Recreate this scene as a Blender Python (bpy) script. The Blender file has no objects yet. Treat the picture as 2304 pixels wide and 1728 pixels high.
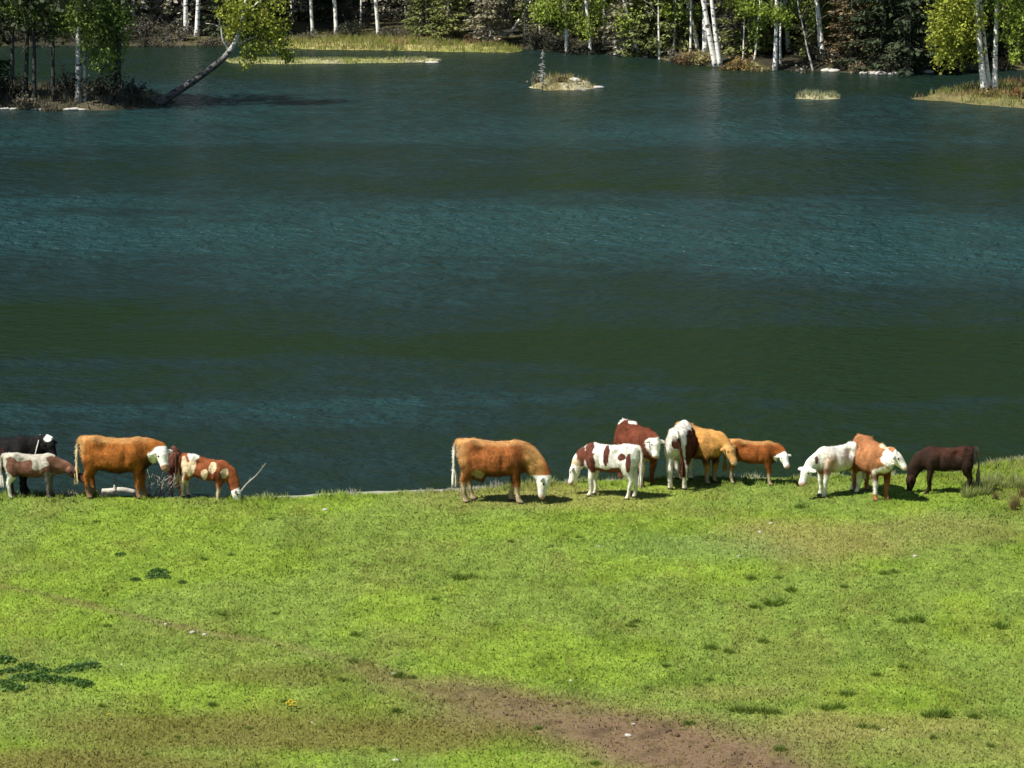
import bpy, bmesh, math, random
import numpy as np
from mathutils import Vector, Matrix

R = math.radians
rng = np.random.default_rng(7)
random.seed(7)
SC = bpy.context.scene
COL = SC.collection

# ------------------------------------------------------------------ camera
HC = 17.1                     # eye height above the pasture
F = 8000.0                    # focal length in photo pixels (photo 2304 x 1728)
PITCH = math.atan((864 + 660) / F)
WATER = -0.6
cam_d = bpy.data.cameras.new('camera')
cam_d.sensor_width = 36.0
cam_d.lens = 36.0 * F / 2304
cam_d.clip_start = 0.5
cam_d.clip_end = 5000
cam = bpy.data.objects.new('camera', cam_d)
COL.objects.link(cam)
cam.location = (0, 0, HC)
cam.rotation_euler = (math.pi / 2 - PITCH, 0, 0)
SC.camera = cam

# ------------------------------------------------------------------ sky, sun, exposure
SUN = Vector((-0.62, -0.34, 0.98)).normalized()
SUN_EL = math.asin(SUN.z)
SUN_ROT = math.atan2(SUN.x, SUN.y)
w = bpy.data.worlds.new('World')
SC.world = w
w.use_nodes = True
nt = w.node_tree
bg = nt.nodes['Background']
sky = nt.nodes.new('ShaderNodeTexSky')
sky.sky_type = 'NISHITA'
sky.sun_disc = False
sky.sun_elevation = SUN_EL
sky.sun_rotation = SUN_ROT
sky.air_density = 1.0
sky.dust_density = 0.4
sky.ozone_density = 2.0
nt.links.new(sky.outputs[0], bg.inputs[0])
bg.inputs[1].default_value = 0.075
sun_d = bpy.data.lights.new('sun', 'SUN')
sun_d.energy = 5.0
sun_d.angle = R(0.55)
sun_d.color = (1.0, 0.95, 0.86)
sun = bpy.data.objects.new('sun', sun_d)
COL.objects.link(sun)
sun.location = (-40, -30, 60)
sun.rotation_euler = (-SUN).to_track_quat('-Z', 'Y').to_euler()
SC.view_settings.view_transform = 'Standard'
SC.view_settings.look = 'None'
SC.view_settings.exposure = 0.6
SC.view_settings.gamma = 1.0
SC.view_settings.use_curve_mapping = False
SC.render.engine = 'CYCLES'
SC.cycles.filter_width = 1.5
SC.cycles.max_bounces = 6
SC.cycles.use_denoising = True

# ------------------------------------------------------------------ pixel helpers
_c, _s = math.cos(PITCH), math.sin(PITCH)


def ray(px, py):
    u, v = px - 1152.0, 864.0 - py
    return np.array([u, F * _c + v * _s, -F * _s + v * _c])


def at(px, py, z=0.0):
    d = ray(px, py)
    k = (z - HC) / d[2]
    return np.array([0, 0, HC]) + d * k


def at_y(px, py, Y):
    d = ray(px, py)
    return np.array([0, 0, HC]) + d * (Y / d[1])


def hit(px, py, zf):
    d = ray(px, py)
    z = WATER
    for _ in range(12):
        p = np.array([0, 0, HC]) + d * ((z - HC) / d[2])
        z = 0.5 * z + 0.5 * float(zf(p[0], p[1]))
    return np.array([p[0], p[1], float(zf(p[0], p[1]))])


# ------------------------------------------------------------------ noise
_tab = rng.random((8, 256, 256))


def vn(x, y, k=0):
    x = np.asarray(x, float); y = np.asarray(y, float)
    xi = np.floor(x).astype(int); yi = np.floor(y).astype(int)
    fx = x - xi; fy = y - yi
    fx = fx * fx * (3 - 2 * fx); fy = fy * fy * (3 - 2 * fy)
    t = _tab[k % 8]
    a = t[xi & 255, yi & 255]; b = t[(xi + 1) & 255, yi & 255]
    c = t[xi & 255, (yi + 1) & 255]; d = t[(xi + 1) & 255, (yi + 1) & 255]
    return (a * (1 - fx) + b * fx) * (1 - fy) + (c * (1 - fx) + d * fx) * fy


def fbm(x, y, k=0, o=4):
    s = 0.0; a = 0.5; n = 0.0
    for i in range(o):
        s = s + a * vn(np.asarray(x) * 2 ** i + 17.3 * i, np.asarray(y) * 2 ** i + 9.1 * i, k + i)
        n += a; a *= 0.5
    return s / n


def sn3(P, scale, seed):
    r = np.random.default_rng(seed)
    s = np.zeros(len(P))
    for i in range(7):
        d = r.normal(size=3); d /= np.linalg.norm(d)
        s += np.sin(P @ d * scale * (0.6 + 0.25 * i) + r.random() * 6.28)
    return s / 3.2


def sstep(a, b, x):
    t = np.clip((np.asarray(x, float) - a) / (b - a), 0, 1)
    return t * t * (3 - 2 * t)


# ------------------------------------------------------------------ mesh helpers
def mesh_arr(name, V, Fc, col=None, smooth=False):
    """V (n,3), Fc (m,3|4), col (n,3) per-vertex colour."""
    V = np.ascontiguousarray(V, np.float32); Fc = np.ascontiguousarray(Fc, np.int32)
    me = bpy.data.meshes.new(name)
    k = Fc.shape[1]
    me.vertices.add(len(V)); me.vertices.foreach_set('co', V.ravel())
    me.loops.add(Fc.size); me.loops.foreach_set('vertex_index', Fc.ravel())
    me.polygons.add(len(Fc))
    me.polygons.foreach_set('loop_start', np.arange(0, Fc.size, k, dtype=np.int32))
    if smooth:
        me.polygons.foreach_set('use_smooth', np.ones(len(Fc), bool))
    me.update(calc_edges=True)
    if col is not None:
        a = me.color_attributes.new('Col', 'FLOAT_COLOR', 'POINT')
        c = np.ones((len(V), 4), np.float32); c[:, :3] = col
        a.data.foreach_set('color', c.ravel())
    return me


def link(name, me, mat=None, parent=None):
    o = bpy.data.objects.new(name, me)
    COL.objects.link(o)
    if mat is not None and me is not None and not me.materials:
        me.materials.append(mat)
    if parent is not None:
        o.parent = parent
    return o


def tag(o, label=None, cat=None, group=None, kind=None):
    if label: o['label'] = label
    if cat: o['category'] = cat
    if group: o['group'] = group
    if kind: o['kind'] = kind
    return o


def empty(name, loc=(0, 0, 0), rz=0.0):
    o = bpy.data.objects.new(name, None)
    COL.objects.link(o)
    o.empty_display_size = 0.3
    o.location = loc
    o.rotation_euler = (0, 0, rz)
    return o


class MB:
    """collects vertices and triangles/quads (kept as triangles) with colours"""
    def __init__(self):
        self.V = []; self.T = []; self.C = []; self.n = 0

    def add(self, V, T, C=(1, 1, 1)):
        V = np.asarray(V, float).reshape(-1, 3); T = np.asarray(T, int).reshape(-1, 3)
        C = np.broadcast_to(np.asarray(C, float), (len(V), 3))
        self.V.append(V); self.T.append(T + self.n); self.C.append(C); self.n += len(V)

    def tube(self, pts, rad, n=7, col=(1, 1, 1), ref=(0, 1, 0), rad2=None, cap=True):
        pts = np.asarray(pts, float); rad = np.asarray(rad, float)
        rad2 = rad if rad2 is None else np.asarray(rad2, float)
        m = len(pts)
        tg = np.gradient(pts, axis=0)
        tg /= np.linalg.norm(tg, axis=1)[:, None] + 1e-9
        ref = np.asarray(ref, float)
        V = []
        th = np.arange(n) / n * 2 * math.pi
        for i in range(m):
            s = ref - tg[i] * (ref @ tg[i])
            if np.linalg.norm(s) < 1e-3:
                s = np.cross(tg[i], [1, 0, 0.3])
            s /= np.linalg.norm(s)
            u = np.cross(tg[i], s)
            V.append(pts[i] + np.outer(np.cos(th) * rad[i], s) + np.outer(np.sin(th) * rad2[i], u))
        V = np.concatenate(V)
        T = []
        for i in range(m - 1):
            for j in range(n):
                a = i * n + j; b = i * n + (j + 1) % n
                T += [(a, b, b + n), (a, b + n, a + n)]
        if cap:
            V = np.vstack([V, pts[0], pts[-1]])
            k = m * n
            for j in range(n):
                T.append((k, (j + 1) % n, j))
                T.append((k + 1, (m - 1) * n + j, (m - 1) * n + (j + 1) % n))
        self.add(V, T, col)

    def leaves(self, P, size, col, aspect=0.7, up=0.0, jitter=0.3):
        """one quad leaf (two triangles) at each point, random orientation"""
        P = np.asarray(P, float); n = len(P)
        if n == 0: return
        d = rng.normal(size=(n, 3)); d[:, 2] += up
        d /= np.linalg.norm(d, axis=1)[:, None]
        e = rng.normal(size=(n, 3)); e -= d * np.sum(d * e, 1)[:, None]
        e /= np.linalg.norm(e, axis=1)[:, None]
        s = (size * (1 + jitter * rng.normal(size=n)).clip(0.4, 2))[:, None]
        a = P - d * s * 0.5; b = P + e * s * 0.5 * aspect; c = P + d * s * 0.5; f = P - e * s * 0.5 * aspect
        V = np.stack([a, b, c, f], 1).reshape(-1, 3)
        i = np.arange(n)[:, None] * 4
        T = np.concatenate([i + [0, 1, 2], i + [0, 2, 3]])
        col = np.asarray(col, float)
        C = np.repeat(np.broadcast_to(col, (n, 3)) * (1 + 0.22 * rng.normal(size=(n, 1))).clip(0.4, 1.7), 4, 0)
        self.add(V, T, C)

    def mesh(self, name, smooth=False):
        return mesh_arr(name, np.concatenate(self.V), np.concatenate(self.T), np.concatenate(self.C), smooth)


def catmull(P, n):
    P = np.asarray(P, float)
    Q = np.vstack([2 * P[0] - P[1], P, 2 * P[-1] - P[-2]])
    out = []
    m = len(P) - 1
    for i in range(m):
        p0, p1, p2, p3 = Q[i:i + 4]
        for t in np.linspace(0, 1, n, endpoint=False):
            out.append(0.5 * (2 * p1 + (p2 - p0) * t + (2 * p0 - 5 * p1 + 4 * p2 - p3) * t * t + (3 * p1 - p0 - 3 * p2 + p3) * t ** 3))
    out.append(P[-1])
    return np.array(out)


# ------------------------------------------------------------------ materials
def new_mat(name):
    m = bpy.data.materials.new(name)
    m.use_nodes = True
    return m, m.node_tree, m.node_tree.nodes['Principled BSDF']


def mat_attr(name, rough=0.8, nscale=8.0, namp=0.25, bump=0.0, bscale=40.0, transl=0.0, spec=0.3, attr='Col'):
    """vertex-colour material broken up by noise"""
    m, t, b = new_mat(name)
    N, L = t.nodes, t.links
    a = N.new('ShaderNodeAttribute'); a.attribute_name = attr
    tc = N.new('ShaderNodeTexCoord')
    nz = N.new('ShaderNodeTexNoise'); nz.inputs['Scale'].default_value = nscale; nz.inputs['Detail'].default_value = 5
    L.new(tc.outputs['Object'], nz.inputs['Vector'])
    mr = N.new('ShaderNodeMapRange'); mr.inputs[1].default_value = 0.25; mr.inputs[2].default_value = 0.75
    mr.inputs[3].default_value = 1 - namp; mr.inputs[4].default_value = 1 + namp
    L.new(nz.outputs[0], mr.inputs[0])
    mx = N.new('ShaderNodeMix'); mx.data_type = 'RGBA'; mx.blend_type = 'MULTIPLY'; mx.inputs[0].default_value = 1
    L.new(a.outputs['Color'], mx.inputs[6]); L.new(mr.outputs[0], mx.inputs[7])
    L.new(mx.outputs[2], b.inputs['Base Color'])
    b.inputs['Roughness'].default_value = rough
    b.inputs['Specular IOR Level'].default_value = spec
    if bump:
        n2 = N.new('ShaderNodeTexNoise'); n2.inputs['Scale'].default_value = bscale; n2.inputs['Detail'].default_value = 4
        L.new(tc.outputs['Object'], n2.inputs['Vector'])
        bp = N.new('ShaderNodeBump'); bp.inputs['Strength'].default_value = bump; bp.inputs['Distance'].default_value = 0.02
        L.new(n2.outputs[0], bp.inputs['Height']); L.new(bp.outputs[0], b.inputs['Normal'])
    if transl:
        tr = N.new('ShaderNodeBsdfTranslucent'); L.new(mx.outputs[2], tr.inputs['Color'])
        ms = N.new('ShaderNodeMixShader'); ms.inputs[0].default_value = transl
        L.new(b.outputs[0], ms.inputs[1]); L.new(tr.outputs[0], ms.inputs[2])
        L.new(ms.outputs[0], N['Material Output'].inputs['Surface'])
    return m


M_PASTURE = mat_attr('pasture_turf', 0.95, 9.0, 0.28, 0.6, 22.0, spec=0.1)
M_GRASS = mat_attr('grass_blade', 0.8, 3.0, 0.10, transl=0.5, spec=0.08)
M_SHORE = mat_attr('shore_soil', 0.95, 2.5, 0.35, 0.6, 9.0, spec=0.1)
M_LEAF = mat_attr('leaf', 0.6, 1.2, 0.2, transl=0.35, spec=0.25)
M_NEEDLE = mat_attr('needle', 0.8, 0.9, 0.3, transl=0.12, spec=0.15)
M_BARK = mat_attr('grey_bark', 0.9, 7.0, 0.4, 0.6, 14.0, spec=0.1)
M_WOOD = mat_attr('dead_wood', 0.85, 9.0, 0.3, 0.4, 30.0, spec=0.15)
M_STONE = mat_attr('pale_stone', 0.85, 12.0, 0.2, 0.5, 25.0, spec=0.2)
M_COAT = mat_attr('cattle_coat', 0.8, 7.0, 0.30, 0.6, 40.0, spec=0.12)
M_EYE = mat_attr('wet_eye', 0.15, 3.0, 0.05, spec=0.5)


def mat_birch():
    m, t, b = new_mat('birch_bark')
    N, L = t.nodes, t.links
    tc = N.new('ShaderNodeTexCoord')
    mp = N.new('ShaderNodeMapping'); mp.inputs['Scale'].default_value = (3.0, 3.0, 5.0)
    L.new(tc.outputs['Object'], mp.inputs[0])
    nz = N.new('ShaderNodeTexNoise'); nz.inputs['Scale'].default_value = 1.6; nz.inputs['Detail'].default_value = 4
    L.new(mp.outputs[0], nz.inputs['Vector'])
    rp = N.new('ShaderNodeValToRGB')
    rp.color_ramp.elements[0].position = 0.37; rp.color_ramp.elements[0].color = (0.05, 0.045, 0.04, 1)
    rp.color_ramp.elements[1].position = 0.46; rp.color_ramp.elements[1].color = (0.84, 0.81, 0.75, 1)
    L.new(nz.outputs[0], rp.inputs[0])
    a = N.new('ShaderNodeAttribute'); a.attribute_name = 'Col'
    mx = N.new('ShaderNodeMix'); mx.data_type = 'RGBA'; mx.blend_type = 'MULTIPLY'; mx.inputs[0].default_value = 1
    L.new(rp.outputs[0], mx.inputs[6]); L.new(a.outputs['Color'], mx.inputs[7])
    L.new(mx.outputs[2], b.inputs['Base Color'])
    b.inputs['Roughness'].default_value = 0.8
    return m


M_BIRCH = mat_birch()


def mat_water():
    m, t, b = new_mat('lake_water')
    N, L = t.nodes, t.links
    geo = N.new('ShaderNodeNewGeometry')
    sep = N.new('ShaderNodeSeparateXYZ'); L.new(geo.outputs['Position'], sep.inputs[0])
    # wind lanes: bands along the lake, edges broken by long noise
    mpn = N.new('ShaderNodeMapping'); mpn.inputs['Scale'].default_value = (0.035, 0.09, 1)
    L.new(geo.outputs['Position'], mpn.inputs[0])
    wob = N.new('ShaderNodeTexNoise'); wob.inputs['Scale'].default_value = 1.0; wob.inputs['Detail'].default_value = 5
    wob.inputs['Roughness'].default_value = 0.6
    L.new(mpn.outputs[0], wob.inputs['Vector'])
    ma = N.new('ShaderNodeMath'); ma.operation = 'MULTIPLY_ADD'; ma.inputs[1].default_value = 30.0; ma.inputs[2].default_value = -15.0
    L.new(wob.outputs[0], ma.inputs[0])
    ad = N.new('ShaderNodeMath'); ad.operation = 'ADD'; L.new(sep.outputs[1], ad.inputs[0]); L.new(ma.outputs[0], ad.inputs[1])
    mr = N.new('ShaderNodeMapRange'); mr.inputs[1].default_value = 70; mr.inputs[2].default_value = 200
    L.new(ad.outputs[0], mr.inputs[0])
    rp = N.new('ShaderNodeValToRGB')
    cr = rp.color_ramp
    #   photo row -> how ruffled (0 calm green, 1 blue ruffled)
    rows = [(1100, .35), (1030, .40), (956, .52), (911, .75), (876, .35), (823, 0.0), (749, .05), (710, .32), (645, .5), (571, .88), (503, .95),
            (453, .5), (408, .15), (379, .25), (305, .78), (260, .55), (200, .45), (157, .32), (120, .22)]
    pts = sorted(((at(1152, r, WATER)[1] - 70) / 130, v) for r, v in rows)
    while len(cr.elements) < len(pts):
        cr.elements.new(0.5)
    for e, (p, v) in zip(cr.elements, pts):
        e.position = min(max(p, 0), 1); e.color = (v, v, v, 1)
    L.new(mr.outputs[0], rp.inputs[0])
    # cat's-paws: short ruffled patches and painted light flecks within the lanes
    def pnoise(sx, sy, det, r=0.6):
        mp = N.new('ShaderNodeMapping'); mp.inputs['Scale'].default_value = (sx, sy, 1)
        L.new(geo.outputs['Position'], mp.inputs[0])
        n = N.new('ShaderNodeTexNoise'); n.inputs['Scale'].default_value = 1.0; n.inputs['Detail'].default_value = det
        n.inputs['Roughness'].default_value = r
        L.new(mp.outputs[0], n.inputs['Vector'])
        return n.outputs[0]
    c1 = pnoise(0.06, 0.10, 3); c2 = pnoise(1.1, 0.8, 5, 0.7)
    m1 = N.new('ShaderNodeMath'); m1.operation = 'MULTIPLY_ADD'; m1.inputs[1].default_value = 1.1; L.new(c1, m1.inputs[0]); m1.inputs[2].default_value = -0.55
    m2 = N.new('ShaderNodeMath'); m2.operation = 'MULTIPLY_ADD'; m2.inputs[1].default_value = 1.2; L.new(c2, m2.inputs[0]); m2.inputs[2].default_value = -0.6
    m3 = N.new('ShaderNodeMath'); m3.operation = 'ADD'; L.new(m1.outputs[0], m3.inputs[0]); L.new(m2.outputs[0], m3.inputs[1])
    m4 = N.new('ShaderNodeMath'); m4.operation = 'ADD'; m4.use_clamp = True; L.new(m3.outputs[0], m4.inputs[0]); L.new(rp.outputs[0], m4.inputs[1])
    # near right water kept toward the calm lanes' painted reflection green
    rx = N.new('ShaderNodeMapRange'); rx.inputs[1].default_value = -3; rx.inputs[2].default_value = 8; L.new(sep.outputs[0], rx.inputs[0])
    ry = N.new('ShaderNodeMapRange'); ry.inputs[1].default_value = 110; ry.inputs[2].default_value = 96; L.new(sep.outputs[1], ry.inputs[0])
    rr_ = N.new('ShaderNodeMath'); rr_.operation = 'MULTIPLY'; L.new(rx.outputs[0], rr_.inputs[0]); L.new(ry.outputs[0], rr_.inputs[1])
    m5 = N.new('ShaderNodeMath'); m5.operation = 'MULTIPLY_ADD'; m5.inputs[1].default_value = -0.6; m5.use_clamp = True
    L.new(rr_.outputs[0], m5.inputs[0]); L.new(m4.outputs[0], m5.inputs[2])
    m4 = m5
    # body colour plus painted reflections: forest green where calm, slate, sky teal where ruffled
    r3 = N.new('ShaderNodeValToRGB')
    ce = r3.color_ramp.elements
    ce[0].position = 0.0; ce[0].color = (0.0085, 0.0195, 0.0060, 1)
    ce[1].position = 1.0; ce[1].color = (0.0140, 0.0480, 0.0510, 1)
    e_ = ce.new(0.45); e_.color = (0.0095, 0.0220, 0.0205, 1)
    L.new(m4.outputs[0], r3.inputs[0])
    L.new(r3.outputs[0], b.inputs['Base Color'])
    b.inputs['IOR'].default_value = 1.33
    b.inputs['Roughness'].default_value = 0.25
    sp = N.new('ShaderNodeMapRange'); sp.inputs[3].default_value = 0.08; sp.inputs[4].default_value = 0.28
    L.new(m4.outputs[0], sp.inputs[0]); L.new(sp.outputs[0], b.inputs['Specular IOR Level'])
    # ripples: two sizes of short crested wave, longer across the wind
    def wave(sx, sy, det):
        mp = N.new('ShaderNodeMapping'); mp.inputs['Scale'].default_value = (sx, sy, 1); mp.inputs['Rotation'].default_value = (0, 0, 0.12)
        L.new(geo.outputs['Position'], mp.inputs[0])
        n = N.new('ShaderNodeTexNoise'); n.inputs['Scale'].default_value = 1.0; n.inputs['Detail'].default_value = det
        n.inputs['Roughness'].default_value = 0.55
        L.new(mp.outputs[0], n.inputs['Vector'])
        return n.outputs[0]
    w1 = wave(1.5, 1.4, 4); w2 = wave(4.0, 3.6, 3)
    k = N.new('ShaderNodeMath'); k.operation = 'MULTIPLY_ADD'; k.inputs[1].default_value = 0.45
    L.new(w2, k.inputs[0]); L.new(w1, k.inputs[2])
    st = N.new('ShaderNodeMapRange'); st.inputs[3].default_value = 0.35; st.inputs[4].default_value = 1.0
    L.new(m4.outputs[0], st.inputs[0])
    bp = N.new('ShaderNodeBump'); bp.inputs['Distance'].default_value = 0.6
    L.new(k.outputs[0], bp.inputs['Height']); L.new(st.outputs[0], bp.inputs['Strength'])
    L.new(bp.outputs[0], b.inputs['Normal'])
    return m


M_WATER = mat_water()

# ------------------------------------------------------------------ pasture terrain
EDGE_PX = [(-900, 1112), (0, 1112), (300, 1113), (560, 1113), (700, 1106), (1000, 1096), (1250, 1083), (1500, 1073),
           (1800, 1074), (2060, 1066), (2170, 1062), (2235, 1042), (2304, 1038), (3000, 1030)]
_e = np.array([at(x, y, 0.0) for x, y in EDGE_PX])


def edge_s(x, y):
    """metres inside the grass edge (negative: down the bank)"""
    ey = np.interp(x, _e[:, 0], _e[:, 1])
    return ey - y + 0.5 * (fbm(np.asarray(x) * 0.9, np.asarray(y) * 0.9, 3, 3) - 0.5)


def ground(x, y):
    x = np.asarray(x, float); y = np.asarray(y, float)
    s = edge_s(x, y)
    z = 0.16 * (fbm(x * 0.16 + 5, y * 0.16, 1, 3) - 0.5) * sstep(0.5, 6, s)
    z = z + 0.03 * (fbm(x * 1.3, y * 1.3, 2, 3) - 0.5)
    z = z - 1.0 * sstep(0.25, -1.7, s) - 1.6 * sstep(-1.5, -8, s)
    up = np.clip((50 - y) / 50, 0, 1.6)
    return z + 15.3 * up ** 2


def ell(x, y, px, py, rx, ry):
    """soft mask around a photo position, radii in metres on the ground"""
    c = at(px, py)
    d = np.sqrt(((x - c[0]) / rx) ** 2 + ((y - c[1]) / ry) ** 2)
    return sstep(1.35, 0.45, d + 0.7 * (fbm(x * 0.8, y * 0.8, 4, 4) - 0.5))


TRACK = np.array([at(x, y)[:2] for x, y in [(-300, 1270), (60, 1330), (330, 1395), (470, 1425), (640, 1455), (790, 1490), (900, 1535),
                                            (1080, 1575), (1250, 1615), (1420, 1660), (1600, 1705), (1750, 1770), (1900, 1850)]])
TRACK_W = np.array([.2, .22, .25, .25, .25, .3, .8, 1.35, 1.6, 1.9, 1.9, 1.6, 1.5])
TRACK_A = np.array([.3, .35, .5, .5, .3, .35, .7, .85, .95, 1.05, 1.1, 1, .9])


def dirt(x, y):
    x = np.asarray(x, float); y = np.asarray(y, float)
    best = np.zeros(x.shape)
    wob = 1.1 * (fbm(x * 1.1, y * 0.8, 5, 5) - 0.5)
    for i in range(len(TRACK) - 1):
        a, b = TRACK[i], TRACK[i + 1]
        d = b - a
        t = np.clip(((x - a[0]) * d[0] + (y - a[1]) * d[1]) / (d @ d), 0, 1)
        dist = np.hypot(x - a[0] - t * d[0], y - a[1] - t * d[1])
        wd = TRACK_W[i] + (TRACK_W[i + 1] - TRACK_W[i]) * t
        am = TRACK_A[i] + (TRACK_A[i + 1] - TRACK_A[i]) * t
        best = np.maximum(best, np.minimum(1, 1.0) * am * sstep(wd * 1.35, wd * 0.2, dist + wob * np.minimum(wd, 0.9)))
    return np.clip(best, 0, 1)


G_LIME = np.array([0.195, 0.280, 0.036]); G_MID = np.array([0.180, 0.250, 0.046]); G_DARK = np.array([0.095, 0.165, 0.022])
G_OLIVE = np.array([0.180, 0.160, 0.045]); G_TAN = np.array([0.27, 0.225, 0.085]); SOIL = np.array([0.158, 0.106, 0.062]); SAND = np.array([0.30, 0.29, 0.23])


def mix(a, b, t):
    return a * (1 - t[..., None]) + b * t[..., None]


def pasture_col(x, y):
    n1 = fbm(x * 0.45, y * 0.30, 0, 4); n2 = fbm(x * 1.9, y * 1.5, 2, 4); n3 = fbm(x * 0.9 + 40, y * 0.6, 6, 4)
    c = mix(np.broadcast_to(G_MID, x.shape + (3,)), G_LIME, sstep(0.40, 0.60, n1))
    c = mix(c, G_DARK, 0.34 * sstep(0.55, 0.75, n2))
    c = mix(c, G_OLIVE, 0.26 * sstep(0.52, 0.72, n3))
    n4 = fbm(x * 5.5, y * 3.2, 1, 4)
    c = c * (1 + 0.7 * (n4 - 0.5))[..., None]
    dry = np.maximum.reduce([ell(x, y, 1830, 1215, 2.6, 1.9), 0.8 * ell(x, y, 1250, 1120, 3.2, 1.3), 0.6 * ell(x, y, 2150, 1190, 1.8, 1.6),
                             0.6 * ell(x, y, 1640, 1560, 1.2, .6), 0.9 * ell(x, y, 1950, 1640, 2.2, 1.0), .55 * ell(x, y, 2150, 1700, 2.0, .9)])
    c = mix(c, G_TAN, 0.62 * dry)
    ol = np.maximum.reduce([0.95 * ell(x, y, 500, 1640, 3.4, 1.5), ell(x, y, 200, 1720, 3.2, 1.1), ell(x, y, 850, 1650, 3.0, 1.2), 0.6 * ell(x, y, 620, 1520, 1.6, .8)])
    c = mix(c, G_OLIVE * 0.86, 0.85 * ol)
    c = mix(c, G_MID * [0.9, 1, 1.6], 0.5 * ell(x, y, 1560, 1230, 2.2, 1.6))
    c = mix(c, SOIL * 1.0, dirt(x, y))
    c = c * (1 - 0.35 * dirt(x, y) * sstep(0.5, 0.68, fbm(x * 4, y * 2.5, 4, 4)))[..., None]
    s = edge_s(x, y)
    rim = sstep(-6.8, -5.6, x) * sstep(0.3, -1.2, x)
    c = mix(c, SAND, sstep(0.15 + 0.45 * rim, -0.1 + 0.3 * rim, s + 0.5 * (fbm(x * 2.2, y * 2.2, 5, 3) - 0.5)))
    return c


xs = np.unique(np.concatenate([np.arange(-90, -16, 3.0), np.arange(-16, 16.01, 0.14), np.arange(16, 91, 3.0)]))
ys = np.unique(np.concatenate([np.arange(-40, 48, 2.0), np.arange(48, 88, 0.14), np.arange(88, 110, 2.0)]))
X, Y = np.meshgrid(xs, ys)
Z = ground(X, Y)
V = np.stack([X, Y, Z], -1).reshape(-1, 3)
nx = len(xs)
ii, jj = np.meshgrid(np.arange(nx - 1), np.arange(len(ys) - 1))
q = (jj * nx + ii).ravel()
Fq = np.stack([q, q + 1, q + 1 + nx, q + nx], 1)
pasture = link('pasture', mesh_arr('pasture', V, Fq, pasture_col(X, Y).reshape(-1, 3), True), M_PASTURE)
tag(pasture, kind='structure')

# grass blades
n = 900000
gy = 54 + rng.random(n) * 31
gx = (rng.random(n) * 2 - 1) * (gy * 0.146 + 2.0)
s = edge_s(gx, gy)
dm = dirt(gx, gy)
tall = sstep(0.5, 0.75, fbm(gx * 1.1, gy * 0.8, 3, 4))
bank = np.clip(sstep(9.0, 12.5, gx) * sstep(5.5, 0.5, s), 0, 1)
rim = sstep(-6.8, -5.6, gx) * sstep(0.3, -1.2, gx)
keep = (s > 0.38 * rim - 0.3 * (1 - rim) + 0.5 * (fbm(gx * 2.2, gy * 2.2, 5, 3) - 0.5)) & (rng.random(n) > dm * 0.80) & (rng.random(n) < 0.7 + 0.3 * tall + bank)
gx, gy, tall, bank, dm, s = [a[keep] for a in (gx, gy, tall, bank, dm, s)]
n = len(gx)
h = (0.028 + 0.05 * rng.random(n) ** 1.6) * (0.8 + 0.2 * tall) + bank * (0.10 + 0.25 * rng.random(n)) * (0.4 + 0.6 * tall)
h += sstep(1.1, .3, s) * sstep(.5, .62, fbm(gx * 2.6, gy * 2.6, 1, 3)) * (1 - .6 * bank) * (.04 + .11 * rng.random(n))
wd = (0.009 + 0.010 * rng.random(n)) * (1 + 0.3 * bank)
az = rng.random(n) * 6.283
lean = rng.normal(size=(n, 2)) * 0.45 * h[:, None]
gz = ground(gx, gy) - 0.005
B = np.stack([gx, gy, gz], 1)
side = np.stack([np.cos(az), np.sin(az), np.zeros(n)], 1) * wd[:, None]
T = B + np.stack([lean[:, 0], lean[:, 1], h], 1)
flip = side[:, 0] < 0
side[flip] *= -1          # every blade's front turned the same way
V = np.stack([B - side, B + side, T], 1).reshape(-1, 3)
gc = pasture_col(gx, gy)
lone = (dm > .4) & (rng.random(n) < .5)
gc[lone] = G_OLIVE * .9
gc = gc * (1.08 + 0.22 * rng.random((n, 1)))
dryb = (rng.random(n) < 0.03 + 0.25 * bank)
gc[dryb] = np.array([0.36, 0.31, 0.13]) * (0.7 + 0.5 * rng.random((dryb.sum(), 1)))
gcv = np.stack([gc, gc, gc * 1.06], 1).reshape(-1, 3)
grass = link('pasture_grass', mesh_arr('pasture_grass', V, np.arange(3 * n).reshape(-1, 3), gcv), M_GRASS)
nv = np.zeros((3 * n, 3), np.float32); nv[:, 2] = 1.0
nv[:, :2] = np.repeat(rng.normal(size=(n, 2)) * 0.16 + [0, -0.12], 3, 0)
nv /= np.linalg.norm(nv, axis=1)[:, None]
grass.data.normals_split_custom_set_from_vertices(nv)
tag(grass, 'short grazed green grass covering the lakeside pasture', 'grass', kind='stuff')

# ------------------------------------------------------------------ lake
lake_bed = link('lake_bed', mesh_arr('lake_bed', [(-1500, -200, -3.2), (1500, -200, -3.2), (1500, 2500, -3.2), (-1500, 2500, -3.2)], [(0, 1, 2, 3)], np.ones((4, 3)) * 0.1), M_SHORE)
tag(lake_bed, kind='structure')
lake = link('lake_water', mesh_arr('lake_water', [(-600, 60, WATER), (600, 60, WATER), (600, 420, WATER), (-600, 420, WATER)], [(0, 1, 2, 3)]), M_WATER)
tag(lake, kind='structure')

# far shore
FAR_PX = [(-2500, 104), (-400, 104), (480, 102), (600, 98), (900, 98), (1160, 109), (1300, 118), (1440, 122), (1500, 136), (1600, 150), (1720, 158), (1850, 161),
          (2000, 167), (2150, 160), (2300, 158), (2700, 150), (4000, 140)]
_f = np.array([at(x, y, WATER) for x, y in FAR_PX])


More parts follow.
